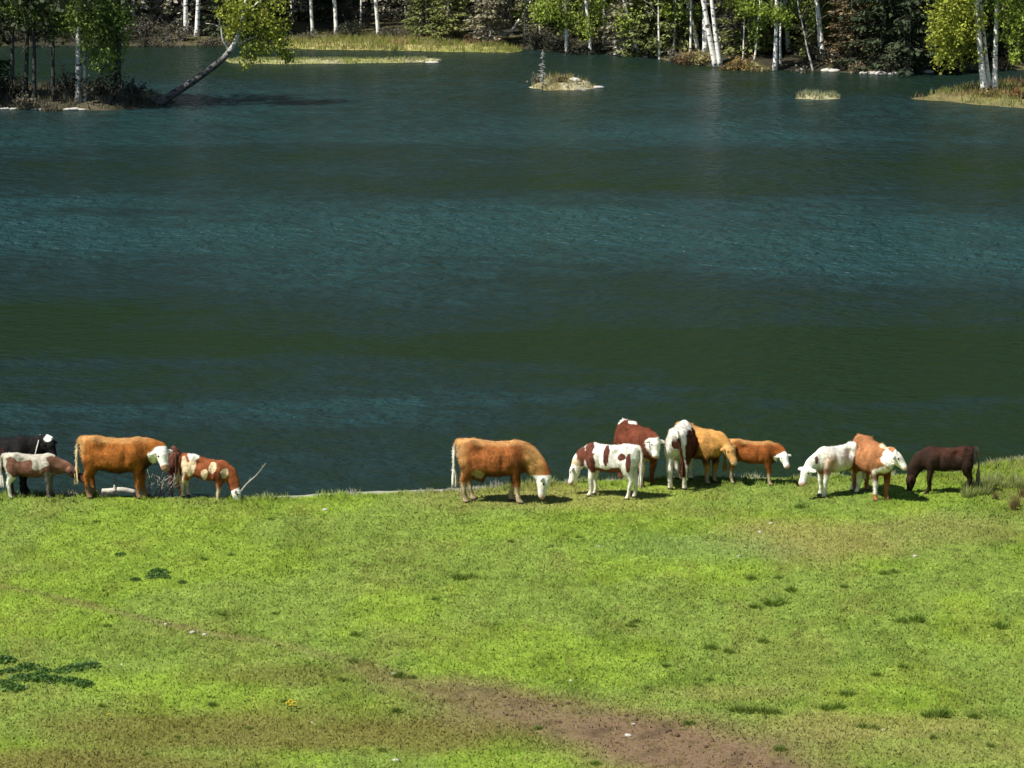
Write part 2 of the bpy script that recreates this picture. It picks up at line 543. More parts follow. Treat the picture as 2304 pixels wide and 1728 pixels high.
def far_z(x, y):
    fy = np.interp(x, _f[:, 0], _f[:, 1])
    s = np.asarray(y) - fy + 1.0 * (fbm(np.asarray(x) * 0.5, np.asarray(y) * 0.5, 2, 3) - 0.5)
    return WATER + 0.35 * sstep(0, 1.2, s) + np.clip(s, -8, 0) * 0.3 + np.clip(s - 1, 0, 200) * 0.045 + 75 * sstep(24, 190, s) + 0.2 * (fbm(np.asarray(x) * .6, np.asarray(y) * .6, 1, 3) - .5) * sstep(0.5, 3, s)


xs = np.unique(np.concatenate([np.arange(-700, -45, 15.0), np.arange(-45, 45, 0.4), np.arange(45, 700, 15.0)]))
ys = np.unique(np.concatenate([np.arange(165, 230, 0.4), np.arange(230, 900, 12.0)]))
X, Y = np.meshgrid(xs, ys)
Z = far_z(X, Y)
nn = fbm(X * 0.5, Y * 0.5, 0, 4)
c = mix(np.broadcast_to(np.array([0.035, 0.032, 0.020]), X.shape + (3,)), np.array([0.085, 0.075, 0.035]), sstep(0.45, 0.7, nn))
c = mix(c, np.array([0.030, 0.045, 0.016]), sstep(215, 232, Y))
V = np.stack([X, Y, Z], -1).reshape(-1, 3)
nx = len(xs)
ii, jj = np.meshgrid(np.arange(nx - 1), np.arange(len(ys) - 1))
q = (jj * nx + ii).ravel()
far = link('far_shore', mesh_arr('far_shore', V, np.stack([q, q + 1, q + 1 + nx, q + nx], 1), c.reshape(-1, 3), True), M_SHORE)
tag(far, kind='structure')


def poly_sd(x, y, P):
    """distance inside polygon P (positive inside)"""
    d = np.full(x.shape, 1e9); ins = np.zeros(x.shape, bool)
    for i in range(len(P)):
        a, b = P[i], P[(i + 1) % len(P)]
        e = b - a
        t = np.clip(((x - a[0]) * e[0] + (y - a[1]) * e[1]) / (e @ e), 0, 1)
        d = np.minimum(d, np.hypot(x - a[0] - t * e[0], y - a[1] - t * e[1]))
        cr = ((a[1] > y) != (b[1] > y)) & (x < (b[0] - a[0]) * (y - a[1]) / (b[1] - a[1] + 1e-12) + a[0])
        ins ^= cr
    return np.where(ins, d, -d)


class Land:
    """a low island, spit or point: outline given as waterline positions in the photo"""
    def __init__(self, name, px, height, ew, ca, cb, step=0.2, seed=0):
        self.P = np.array([at(x, y, WATER)[:2] for x, y in px]); self.h = height; self.ew = ew; self.k = seed
        lo = self.P.min(0) - 1.5; hi = self.P.max(0) + 1.5
        X, Y = np.meshgrid(np.arange(lo[0], hi[0], step), np.arange(lo[1], hi[1], step * 1.5))
        Z = self.z(X, Y)
        n2 = fbm(X * 1.1, Y * 1.1, seed, 4)
        c = mix(np.broadcast_to(np.array(ca), X.shape + (3,)), np.array(cb), sstep(0.42, 0.62, n2))
        nx = X.shape[1]
        ii, jj = np.meshgrid(np.arange(nx - 1), np.arange(X.shape[0] - 1))
        q = (jj * nx + ii).ravel()
        Fq = np.stack([q, q + 1, q + 1 + nx, q + nx], 1)
        zz = Z.ravel()
        Fq = Fq[(zz[Fq].max(1) > WATER - 0.25)]
        V = np.stack([X, Y, Z], -1).reshape(-1, 3)
        used, inv = np.unique(Fq, return_inverse=True)
        self.o = link(name, mesh_arr(name, V[used], inv.reshape(-1, 4), c.reshape(-1, 3)[used], True), M_SHORE)
        tag(self.o, kind='structure')

    def sd(self, x, y):
        x = np.asarray(x, float); y = np.asarray(y, float)
        return poly_sd(np.atleast_1d(x), np.atleast_1d(y), self.P).reshape(x.shape) + 0.5 * (fbm(x * 1.2, y * 1.2, self.k + 1, 3) - 0.5)

    def z(self, x, y):
        s = self.sd(x, y)
        return WATER + self.h * sstep(0, self.ew, s) + np.clip(s, -5, 0) * 0.4


point = Land('wooded_point', [(-700, 243), (-200, 246), (0, 246), (150, 248), (260, 248), (360, 240), (395, 230), (330, 214), (250, 205), (100, 204), (-200, 200), (-700, 190)],
             0.35, 0.9, (0.03, 0.027, 0.018), (0.09, 0.078, 0.05), seed=1)
marsh = Land('marsh_spit', [(610, 109), (700, 111), (850, 113), (1000, 116), (1150, 119), (1180, 113), (1120, 100), (900, 86), (760, 82), (640, 92)],
             0.22, 1.0, (0.22, 0.22, 0.06), (0.30, 0.26, 0.10), seed=2)
bar = Land('reed_bar', [(520, 142), (620, 144), (760, 143), (880, 141), (985, 139), (1000, 136), (900, 135), (760, 136), (600, 135), (500, 134)],
           0.15, 0.6, (0.24, 0.24, 0.09), (0.33, 0.31, 0.18), seed=3)
islet = Land('islet', [(1192, 196), (1230, 203), (1290, 203), (1330, 200), (1345, 195), (1290, 187), (1220, 185)],
             0.28, 0.5, (0.20, 0.17, 0.08), (0.36, 0.33, 0.22), step=.12, seed=4)
shoal = Land('grassy_shoal', [(1788, 222), (1840, 224), (1893, 222), (1890, 214), (1800, 213)], 0.14, 0.5, (0.2, 0.2, 0.09), (0.3, 0.28, 0.16), step=.12, seed=5)
spit = Land('birch_spit', [(2048, 222), (2120, 228), (2200, 236), (2304, 244), (2600, 250), (2900, 240), (2900, 190), (2400, 190), (2250, 192), (2180, 200), (2110, 212)],
            0.25, 0.9, (0.13, 0.115, 0.05), (0.17, 0.16, 0.06), seed=6)


def reed_stuff(name, land, n, h0, h1, cols, label, dens=None, margin=0.05):
    lo = land.P.min(0) - .5; hi = land.P.max(0) + .5
    lo[0] = max(lo[0], -34); hi[0] = min(hi[0], 34)
    x = lo[0] + rng.random(n * 3) * (hi[0] - lo[0]); y = lo[1] + rng.random(n * 3) * (hi[1] - lo[1])
    sd = land.sd(x, y)
    k = (sd > margin)
    if dens is not None: k &= rng.random(n * 3) < dens(x, y)
    k &= rng.random(n * 3) < 0.25 + 1.1 * sstep(0.35, 0.6, fbm(x * 2.2, y * 2.2, 4, 3))
    x, y = x[k][:n], y[k][:n]
    m = len(x)
    hh = (h0 + (h1 - h0) * rng.random(m)) * (0.5 + 0.9 * fbm(x * 1.5, y * 1.5, 2, 3))
    az = rng.random(m) * 6.283
    B = np.stack([x, y, land.z(x, y) - 0.02], 1)
    sdv = np.stack([np.cos(az), np.sin(az), 0 * az], 1) * (0.018 + 0.014 * rng.random(m))[:, None]
    T = B + np.stack([rng.normal(size=m) * .25 * hh, rng.normal(size=m) * .25 * hh, hh], 1)
    cols = np.array(cols)
    t = fbm(x * 0.5, y * 0.5, 5, 3)
    ci = np.clip(((t - 0.3) / 0.4 * len(cols)).astype(int) + rng.integers(-1, 2, m), 0, len(cols) - 1)
    c = cols[ci] * (0.75 + 0.5 * rng.random((m, 1)))
    V = np.stack([B - sdv, B + sdv, T], 1).reshape(-1, 3)
    o = link(name, mesh_arr(name, V, np.arange(3 * m).reshape(-1, 3), np.repeat(c, 3, 0)), M_GRASS)
    return tag(o, label, 'grass', kind='stuff')


STRAW = [(0.30, 0.29, 0.10), (0.38, 0.35, 0.17), (0.25, 0.28, 0.07), (0.22, 0.28, 0.05), (0.36, 0.29, 0.14)]
reed_stuff('marsh_grass', marsh, 9000, .10, .38, STRAW, 'straw and lime marsh grass on the far spit before the wood')
reed_stuff('bar_grass', bar, 5000, .05, .17, [(0.38, 0.36, 0.2), (0.30, 0.32, 0.14), (0.25, 0.30, 0.08)], 'pale reeds on the thin bar in front of the marsh')
reed_stuff('islet_grass', islet, 900, .10, .4, [(0.42, 0.38, 0.22), (0.34, 0.30, 0.12), (0.25, 0.22, 0.08)], 'dry straw grass on the small stony islet')
reed_stuff('shoal_grass', shoal, 700, .08, .3, [(0.38, 0.37, 0.25), (0.30, 0.32, 0.16)], 'thin pale reeds on the shoal near the birch spit')
reed_stuff('spit_grass', spit, 9000, .12, .42, [(0.32, 0.33, 0.14), (0.26, 0.28, 0.07), (0.28, 0.26, 0.09), (0.32, 0.20, 0.10)], 'rusty and yellow grass on the spit under the birches')
reed_stuff('point_grass', point, 6000, .1, .4, [(0.10, 0.09, 0.05), (0.2, 0.18, 0.1), (0.13, 0.14, 0.06)], 'dull dry grass on the wooded point')

# ------------------------------------------------------------------ trees
G_BIRCH = (0.24, 0.31, 0.045); G_BIRCH2 = (0.18, 0.255, 0.05); G_BIRCH3 = (0.30, 0.335, 0.045)


def clump_pts(c, r, n, shell=0.35, strand=0.0):
    """points in an uneven ellipsoid built of smaller lumps (strands hang down)"""
    k = max(4, int(n / 45))
    d = rng.normal(size=(k, 3)); d /= np.linalg.norm(d, axis=1)[:, None]
    cc = d * (rng.random((k, 1)) ** shell)
    w = rng.random(k) + 0.3; w /= w.sum()
    idx = rng.choice(k, n, p=w)
    P = cc[idx] + rng.normal(size=(n, 3)) * 0.20
    P = np.asarray(c) + P * np.asarray(r)
    if strand:
        kk = rng.random(n)
        sx = rng.normal(size=(k, 2)) * 0.05
        P[:, 2] -= kk * strand * rng.random(n)
        P[:, :2] += sx[idx]
    return P


def trunk_path(base, lean, H, bend=0.25, n=9):
    t = np.linspace(0, 1, n)
    p = np.zeros((n, 3))
    wob = rng.normal(size=(n, 2)) * 0.05
    wob[0] = 0
    p[:, 0] = lean[0] * H * t * (1 - bend * t) + np.cumsum(wob[:, 0]) * 0.5
    p[:, 1] = lean[1] * H * t + np.cumsum(wob[:, 1]) * 0.5
    p[:, 2] = H * t - 0.15
    return p


def birch(name, base, label, lean=(0, 0), H=13.0, r=0.12, clumps=(), upper=True, col=G_BIRCH, group=None, bark=M_BIRCH, tone=1.0, path=None, limbs=True, lowbranch=0, darkbase=1.0, dk0=0.0, dk1=.45, uz=4.2, un=900):
    """trunk with limbs + crown of small leaves; clumps in metres relative to the base (centre, radii, leaves, strand)"""
    e = empty(name, base)
    tr = MB()
    p = trunk_path(base, lean, H) if path is None else np.asarray(path, float)
    pc = catmull(p, 3)
    rr = r * (1 - np.linspace(0, 1, len(pc)) * 0.88); rr[0] *= 1.35
    dk = tone * np.clip(darkbase + (1 - darkbase) * (np.linspace(0, 1, len(pc))[:, None] - dk0) / dk1, darkbase, 1)
    tr.tube(pc, rr, 8, np.vstack([np.repeat(np.repeat(dk, 8, 0), 3, 1), np.ones((2, 3)) * tone]))
    if limbs:
        for i in range(14):
            k = int(len(pc) * (0.3 + 0.65 * rng.random())); k = min(k, len(pc) - 2)
            a = rng.random() * 6.283; L = (0.8 + 1.6 * rng.random()) * (1.2 - k / len(pc))
            q0 = pc[k]
            q1 = q0 + np.array([math.cos(a) * L * .5, math.sin(a) * L * .5, L * .5])
            q2 = q0 + np.array([math.cos(a) * L, math.sin(a) * L, L * .75])
            tr.tube([q0, q1, q2], [rr[k] * .45, rr[k] * .3, .008], 5, (.55 * tone, .5 * tone, .45 * tone))
    for i in range(lowbranch):
        k = int(len(pc) * (0.06 + 0.2 * rng.random()))
        a = rng.random() * 6.283; L = 0.5 + 0.9 * rng.random()
        q0 = pc[k]
        tr.tube([q0, q0 + np.array([math.cos(a) * L * .5, math.sin(a) * L * .5, .15]), q0 + np.array([math.cos(a) * L, math.sin(a) * L, -.15])], [.02, .014, .005], 4, (.10, .09, .07))
    link('trunk', tr.mesh('birch_trunk', True), bark, e)
    cr = MB()
    if upper:
        top = pc[-1]
        for k in range(7):
            f = 0.35 + 0.62 * k / 6
            q = pc[min(int(len(pc) * f), len(pc) - 1)] + rng.normal(size=3) * [.5, .5, .2]
            if q[2] < uz: continue
            wdt = 1.9 * (1.15 - abs(f - .6))
            cr.leaves(clump_pts(q, (wdt, wdt, 1.3), un // 7, strand=.8), .24, col)
    for c0, rad, nn, st in clumps:
        cr.leaves(clump_pts(c0, rad, nn, strand=st), 0.125, np.array(col) * (0.85 + .3 * rng.random()), jitter=.35)
        # twigs inside the clump
        for j in range(5):
            q = np.asarray(c0) + rng.normal(size=3) * np.asarray(rad) * .45
            cr.tube([q + [0, 0, rad[2] * .5], q, q - [0, 0, rad[2] * .4]], [.016, .012, .005], 4, (.06, .05, .035))
    if cr.n:
        link('crown', cr.mesh('birch_crown'), M_LEAF, e)
    return tag(e, label, 'tree', group)


def spruce_mesh(H, r, low, dead, col, seed, wid=1.0):
    """(trunk mesh, crown mesh): whorled drooping boughs set with needle sprays; dead: bare grey boughs below"""
    g = np.random.default_rng(seed)
    t = MB(); c = MB()
    zz = np.linspace(-0.2, H, 10)
    p = np.stack([g.normal(size=10).cumsum() * .02, g.normal(size=10).cumsum() * .02, zz], 1)
    t.tube(p, r * (1 - np.linspace(0, 1, 10) * .93), 8, np.array([.30, .265, .225]))
    z = low
    while z < H - .2:
        f = z / H
        L0 = wid * (0.35 + 1.65 * (1 - f) ** 0.8)
        for k in range(g.integers(5, 8)):
            a = g.random() * 6.283; L = L0 * (.6 + .5 * g.random())
            d = np.array([math.cos(a), math.sin(a), 0.]); sd = np.array([-d[1], d[0], 0])
            zb = z + g.random() * .25
            isdead = zb < dead and g.random() < .8
            px = np.interp(zb, zz, p[:, 0]); py = np.interp(zb, zz, p[:, 1])
            q0 = np.array([px, py, zb]); q1 = q0 + d * L * .5 + [0, 0, -.12 * L]; q2 = q0 + d * L + [0, 0, -.16 * L + .05]
            t.tube([q0, q1, q2], [.022, .015, .005], 4, (.30, .28, .24) if isdead else (.11, .09, .065), cap=False)
            m = int(8 + 15 * L) if not isdead else int(3 + 3 * L)
            u = g.random(m) ** .7
            P = np.where(u[:, None] < .5, q0 + (q1 - q0) * u[:, None] * 2, q1 + (q2 - q1) * (u[:, None] - .5) * 2)
            w = (.10 + .28 * (1 - u)) * min(1.0, L)
            off = (g.random(m) * 2 - 1) * w
            P = P + sd * off[:, None] + np.stack([0 * u, 0 * u, -.03 - .16 * g.random(m) * (1 if not isdead else .6)], 1)
            # each spray: a slim drooping leaf-shaped quad
            dirv = d * (.6 + .4 * g.random((m, 1))) + sd * (np.sign(off) * .6)[:, None] + np.array([0, 0, -.35]) + g.normal(size=(m, 3)) * .2
            dirv /= np.linalg.norm(dirv, axis=1)[:, None]
            s = (.20 + .16 * g.random(m))[:, None]
            sv = np.cross(dirv, g.normal(size=(m, 3))); sv /= np.linalg.norm(sv, axis=1)[:, None]
            A = P; Bq = P + dirv * s * .5 + sv * s * .22; C = P + dirv * s; D = P + dirv * s * .5 - sv * s * .22
            Vq = np.stack([A, Bq, C, D], 1).reshape(-1, 3)
            i = np.arange(m)[:, None] * 4
            base = np.array((.30, .28, .23) if isdead else col)
            cc = base * (.65 + .7 * g.random((m, 1)))
            c.add(Vq, np.concatenate([i + [0, 1, 2], i + [0, 2, 3]]), np.repeat(cc, 4, 0))
        z += .22 + .22 * f
    return t.mesh('spruce_trunk', True), c.mesh('spruce_crown')


SPR = {
    'dark': [spruce_mesh(13, .16, .25, .2, (.075, .095, .046), 11), spruce_mesh(15, .18, .5, .6, (.052, .070, .034), 12, 1.1)],
    'grey': [spruce_mesh(12, .13, .3, 2.2, (.22, .21, .14), 13, .85), spruce_mesh(14, .15, .35, 3.2, (.19, .19, .125), 14, .9), spruce_mesh(11, .12, .2, 1.5, (.24, .225, .14), 15, .8)],
    'olive': [spruce_mesh(11, .13, .2, .4, (.17, .195, .065), 16, .95), spruce_mesh(9, .11, .15, .2, (.19, .21, .065), 17, .9)],
    'pole': [spruce_mesh(13, .12, 1.2, 7.0, (.10, .11, .06), 19, .5), spruce_mesh(12, .10, .9, 6.0, (.10, .11, .06), 20, .42)],
    'brown': [spruce_mesh(10, .12, .3, 1.0, (.19, .145, .075), 18, .85)],
}


def spruce(kind, x, y, zf, label, group, s=1.0, rz=None):
    tm, cm = random.choice(SPR[kind])
    e = empty('spruce_tree', (x, y, float(zf(x, y))), random.random() * 6.28 if rz is None else rz)
    e.scale = (s, s, s * (0.95 + .1 * random.random()))
    link('trunk', tm, M_BARK, e); link('crown', cm, M_NEEDLE, e)
    return tag(e, label, 'tree', group)


def px_tree(bx, by, zf, tx=None, ty=0):
    """base on the ground at a photo position, and the trunk's sideways lean per metre of height"""
    b = hit(bx, by, zf)
    if tx is None: return b, (0, 0)
    t = at_y(tx, ty, b[1])
    return b, ((t[0] - b[0]) / max(t[2] - b[2], .3), 0)


def rel(b, px, py, dy=0.0):
    return at_y(px, py, b[1] + dy) - b


# birches of the far right shore
for bx, by, tx, ty, r, lab, cl in [
    (1572, 112, 1552, 22, .11, 'leaning white birch trunk left of the tall double birches', []),
    (1588, 116, 1583, 20, .16, 'broad grey-white birch stem close behind the double birches', []),
    (1612, 140, 1580, 0, .14, 'tall white birch leaning left, one of a pair rising from rusty bushes', []),
    (1622, 140, 1603, 0, .13, 'straighter white birch of the pair rising from rusty bushes', []),
    (1743, 158, 1746, 45, .12, 'white birch at the waterline under a yellow-green tuft of leaves', [((1728, 28), (52, 36), 800), ((1700, 10), (40, 26), 400)]),
    (1776, 116, 1768, 20, .13, 'thick pale birch set back beside the waterline birch', [((1790, 26), (48, 32), 700)]),
    (1853, 136, 1838, 0, .15, 'tall bright white birch standing alone beside a brown spruce', []),
    (1831, 158, 1813, 95, .06, 'thin grey birch pole leaning over the stony waterline', []),
    (1484, 122, 1482, 60, .07, 'short thin pale birch stem among olive spruces', []),
    (1360, 108, 1360, 0, .09, 'slender birch with bright green leaves hanging low', [((1358, 30), (26, 40), 420), ((1320, 20), (22, 34), 240)]),
    (1330, 112, 1318, 0, .10, 'pale birch stem half hidden by green leaves near dark water', [((1325, 50), (22, 42), 260)]),
    (1275, 112, 1270, 0, .10, 'green birch drooping over the dark bank opposite the islet', [((1255, 24), (54, 40), 1100), ((1300, 40), (32, 42), 600), ((1220, 16), (38, 30), 500)]),
    (1445, 120, 1400, 0, .09, 'olive-leaved birch leaning left over the far water', [((1440, 30), (50, 44), 800), ((1500, 20), (40, 34), 500)]),
]:
    b, ln = px_tree(bx, by, far_z, tx, ty)
    k = 8000 / b[1]
    cls = [(rel(b, *c, dy=-.3), (rr[0] / k, .7, rr[1] / k), nn, .35) for c, rr, nn in cl]
    birch('birch_tree', b, lab, ln, 12 if r > .07 else 5, r, cls, col=G_BIRCH if cl else G_BIRCH2, tone=1.0 if r > .065 else .6, upper=r > .065)

# birches behind the marsh
for bx, by, tx, r, lab in [
    (757, 76, 752, .11, 'white birch trunk furthest left behind the marsh grass'),
    (852, 80, 845, .11, 'white birch trunk with a slight bend behind the marsh grass'),
    (704, 78, 700, .09, 'thin grey-white birch behind the marsh beside the leaning tree'),
    (418, 88, 418, .13, 'bright birch trunk in the dark wood across the bay, left of two'),
    (442, 90, 446, .13, 'bright birch trunk in the dark wood across the bay, right of two'),
    (948, 76, 946, .07, 'thin grey birch among the spruces behind the marsh'),
]:
    b, ln = px_tree(bx, by, far_z, tx, 0)
    birch('birch_tree', b, lab, ln, 13, r, (), col=G_BIRCH2)
b = hit(1148, 72, far_z)
lp = [(0, 0, -.1), (.35, 0, .45), (.8, 0, 1.15), (1.2, 0, 1.9), (1.5, 0, 3.2)]
birch('birch_tree', b, 'short white birch leaning sharply right at the end of the marsh', H=4, r=.09, path=lp, col=G_BIRCH2, upper=False, clumps=[((1.4, 0, 3.4), (.8, .7, .7), 220, .4)])

# right spit: the yellow-green birch group
for i, (bx, by, tx, r, lab, cl) in enumerate([
    (2216, 205, 2194, .16, 'thick white birch on the spit with a broad yellow-green crown to its left',
     [((2135, 40), (48, 60), 1900), ((2165, 95), (50, 48), 1300), ((2122, 92), (34, 48), 900), ((2150, 10), (54, 36), 1100), ((2185, 50), (34, 50), 600)]),
    (2230, 203, 2206, .09, 'slim white birch slanting between the two thick spit birches', []),
    (2239, 204, 2241, .13, 'upright white birch on the spit with darker green leaves to its right',
     [((2275, 40), (36, 54), 1100), ((2255, 10), (44, 34), 800), ((2288, 100), (30, 40), 500)]),
    (2318, 206, 2322, .12, 'white birch at the outer end of the spit', [((2325, 40), (36, 60), 600)]),
]):
    b, ln = px_tree(bx, by, spit.z, tx, 20)
    k = 8000 / b[1]
    cls = [(rel(b, *c, dy=.5 if j % 2 else -.2), (rr[0] / k, .9, rr[1] / k), nn, .4) for j, (c, rr, nn) in enumerate(cl)]
    birch('birch_tree', b, lab, ln, 12, r, cls, col=G_BIRCH3 if i == 0 else G_BIRCH)

# wooded point on the left: leaning birch over the water
b = hit(352, 232, point.z)
tp = [(352, 236), (400, 205), (450, 172), (495, 138), (522, 108), (540, 70), (548, 30), (556, -20), (562, -120), (566, -300)]
path = [at_y(x, y, b[1]) - b for x, y in tp]
k = 8000 / b[1]
cl = [(rel(b, x, y, dy), (rx / k, .9, ry / k), nn, .3) for x, y, dy, rx, ry, nn in
      [(590, 40, .3, 58, 46, 1500), (530, 25, -.3, 46, 40, 900), (620, 90, .2, 44, 36, 800), (560, 100, .4, 40, 34, 500), (575, -40, 0, 90, 60, 900), (640, 120, .2, 30, 22, 260), (520, 60, .5, 28, 40, 350), (555, 135, .1, 22, 16, 130)]]
lean_b = birch('birch_tree', b, 'birch leaning far out over the lake from the wooded point, with yellow-green crown', H=10, r=.20, path=path, clumps=cl, upper=False, col=G_BIRCH3, limbs=False, darkbase=.09, dk0=.34, dk1=.25)
lim = MB()
for pts_, rad_ in [([(515, 118), (500, 85), (497, 60), (490, 40)], [.07, .05, .035, .02]), ([(535, 100), (560, 88), (590, 75)], [.06, .04, .02]), ([(497, 62), (480, 55), (462, 52)], [.03, .02, .01]),
                   ([(546, 40), (575, 10), (600, -10)], [.06, .04, .02])]:
    lim.tube([at_y(x, y, b[1] + .05) - b for x, y in pts_], rad_, 5, (.75, .73, .68))
link('limb', lim.mesh('birch_limb', True), M_BIRCH, lean_b)

# weeping birch and dark stems on the point
b, ln = px_tree(176, 232, point.z, 176, 0)
k = 8000 / b[1]
cl = [(rel(b, x, y, dy), (rx / k, .8, ry / k), nn, .7) for x, y, dy, rx, ry, nn in
      [(215, 60, -.2, 40, 64, 2000), (255, 50, .1, 38, 64, 1600), (190, 20, -.4, 44, 44, 1100), (235, 120, 0, 38, 38, 900), (130, 30, .3, 34, 44, 700), (270, 0, 0, 40, 50, 800), (80, 20, .4, 40, 36, 500), (20, 10, .3, 40, 36, 500)]]
birch('birch_tree', b, 'weeping birch on the wooded point, curtain of green leaves right of its white trunk', ln, 13, .15, cl, col=G_BIRCH2, darkbase=.3)
for bx, tx, r, tone, lab in [(30, 28, .11, .05, 'dark bare trunk at the outer left of the wooded point'), (58, 55, .10, .05, 'dark straight trunk, middle one of three on the wooded point'),
                             (77, 76, .10, .05, 'dark straight trunk nearest the weeping birch on the wooded point'),
                             (262, 272, .17, .04, 'thick black trunk right of the weeping birch curtain'), (190, 188, .08, .8, 'thin white stem just right of the weeping birch trunk'),
                             (122, 118, .09, .05, 'dark thin trunk left of the weeping birch')]:
    b, ln = px_tree(bx, 226, point.z, tx, 0)
    kk = 8000 / b[1]
    birch('lakeside_tree', b, lab, ln, 12, r, [((random.uniform(-.6, .6), .3, 3.6 + random.random()), (.9, .8, .9), 260, .5)], col=(.06, .075, .03), tone=tone, lowbranch=3)
for bx, by, s, kind in [(-60, 222, .95, 'dark'), (-130, 224, 1.0, 'dark'), (-260, 224, 1.0, 'dark')]:
    p = hit(bx, by, point.z)
    spruce(kind, p[0], p[1], point.z, 'dark spruce on the wooded point behind the bare trunks' if kind == 'dark' else 'thin grey spruce between the dark trunks of the wooded point', 'spruces of the wooded point', s)

# slender young birches scattered along the far wood edge
for i in range(18):
    px = [1395, 1420, 1462, 1500, 1535, 1640, 1662, 1715, 1800, 1930, 1960, 2065, 1215, 1180, 640, 905, 800, 1040][i]
    xx = (px - 1152) / 8000 * 190
    yy = float(np.interp(xx, _f[:, 0], _f[:, 1])) + random.uniform(.8, 2.4) + (5.0 if 600 < px < 1170 else 0)
    b = np.array([xx, yy, float(far_z(xx, yy))])
    birch('birch_tree', b, 'slender young birch with fresh green leaves at the edge of the far wood', (random.uniform(-.12, .12), 0), 8, random.uniform(.045, .07),
          [((random.uniform(-.5, .5), random.uniform(-.3, .2), random.uniform(1.5, 2.6)), (random.uniform(.5, .8), .5, random.uniform(.5, .8)), 330, .4), ((random.uniform(-.4, .4), 0, 3.2), (.9, .7, .8), 250, .4)],
          col=random.choice([G_BIRCH, G_BIRCH2, G_BIRCH3]), group='slender birches of the far wood', un=400)

# the wood along the far shore
def zone(px):
    if px < 620: return [('dark', 'dark spruce in the wood across the left bay', 'spruces across the bay'), ('grey', 'grey lichened spruce in the wood across the left bay', 'grey spruces across the bay')]
    if px < 1180: return [('grey', 'grey-brown spruce in the wood behind the marsh', 'grey spruces behind the marsh'), ('grey', 'grey-brown spruce in the wood behind the marsh', 'grey spruces behind the marsh'), ('dark', 'dark green spruce in the wood behind the marsh', 'dark spruces behind the marsh')]
    if px < 1680: return [('olive', 'olive spruce on the far shore between green birches and rusty bushes', 'olive spruces of the far shore'), ('grey', 'greyish spruce on the far shore between green birches and rusty bushes', 'greyish spruces of the far shore')]
    return [('dark', 'blackish spruce in the wood on the stony right shore', 'dark spruces of the right shore'), ('olive', 'olive spruce in the wood on the stony right shore', 'olive spruces of the right shore'), ('dark', 'blackish spruce in the wood on the stony right shore', 'dark spruces of the right shore')]


heroes = [(1684, 122, 'olive', 1.0, 'dense olive spruce reaching the water between the birch pairs'), (1893, 128, 'brown', 1.0, 'brown-needled spruce beside the lone white birch'),
          (1915, 146, 'brown', .8, 'small brown-needled spruce next to the larger brown one'), (1985, 152, 'dark', 1.0, 'black spruce with a wide skirt left of the yellow-green birch'),
          (2040, 152, 'dark', 1.1, 'tall black spruce close beside the yellow-green birch'), (1410, 116, 'grey', .8, 'pale grey spruce with drooping lower boughs at the waterline'),
          (1455, 118, 'olive', .9, 'small olive spruce behind the thin pale birch stem'), (1520, 112, 'olive', .8, 'low olive spruce left of the rusty bushes'),
          (1655, 118, 'grey', .9, 'bare grey spruce just behind the rusty bushes'), (1010, 92, 'olive', .8, 'olive spruce at the right end of the marsh grass'),
          (1100, 96, 'grey', .85, 'grey spruce above the red-brown end of the marsh'), (960, 84, 'olive', .7, 'small olive spruce in the middle behind the marsh')]
taken = []
BIRCH_PX = [(1572, 112), (1588, 116), (1612, 140), (1622, 140), (1743, 158), (1776, 116), (1853, 136), (1831, 158), (1360, 108), (1330, 112), (1275, 112), (757, 76), (852, 80), (704, 78), (418, 88), (442, 90), (1665, 150), (1560, 146), (1700, 152)]
BIRCH_XY = [hit(a_, b_, far_z)[:2] for a_, b_ in BIRCH_PX]
for px, py, kind, s, lab in heroes:
    p = hit(px, py, far_z)
    spruce(kind, p[0], p[1], far_z, lab, None, s)
    taken.append(p[:2])
for row, (d0, d1, step) in enumerate([(1.6, 4.2, 1.35), (5.5, 9, 1.7), (10.5, 15, 2.0), (17, 24, 3.0)]):
    x = -40.0
    while x < 41:
        xx = x + random.uniform(-.8, .8)
        yy = float(np.interp(xx, _f[:, 0], _f[:, 1])) + random.uniform(d0, d1)
        px = 1152 + xx / yy * 8000 / 0.985
        x += step
        if 600 < px < 1190: yy += 6.5                      # the marsh lies in front here
        if any((xx - a) ** 2 + (yy - b_) ** 2 < 1.0 for a, b_ in taken): continue
        if any(abs(xx / yy - a / b_) * 8000 < 38 and yy < b_ + 1.2 for a, b_ in BIRCH_XY): continue
        kind, lab, grp = random.choice(zone(px))
        if row == 0 and 1180 < px < 1400 and random.random() < .5: continue
        spruce(kind, xx, yy, far_z, lab, grp, random.uniform(.75, 1.1))

for i in range(34):
    px = random.uniform(620, 1190) if i < 22 else random.uniform(-50, 470)
    xx = (px - 1152) / 8000 * 197
    yy = float(np.interp(xx, _f[:, 0], _f[:, 1])) + random.uniform(6, 11 if i < 22 else 7) - (0 if i < 22 else 4.5)
    spruce('pole', xx, yy, far_z, 'bare grey spruce pole with dead twigs behind the marsh' if i < 22 else 'bare grey spruce pole with dead twigs across the left bay', 'bare poles behind the marsh' if i < 22 else 'bare poles across the bay', random.uniform(.7, 1.1))

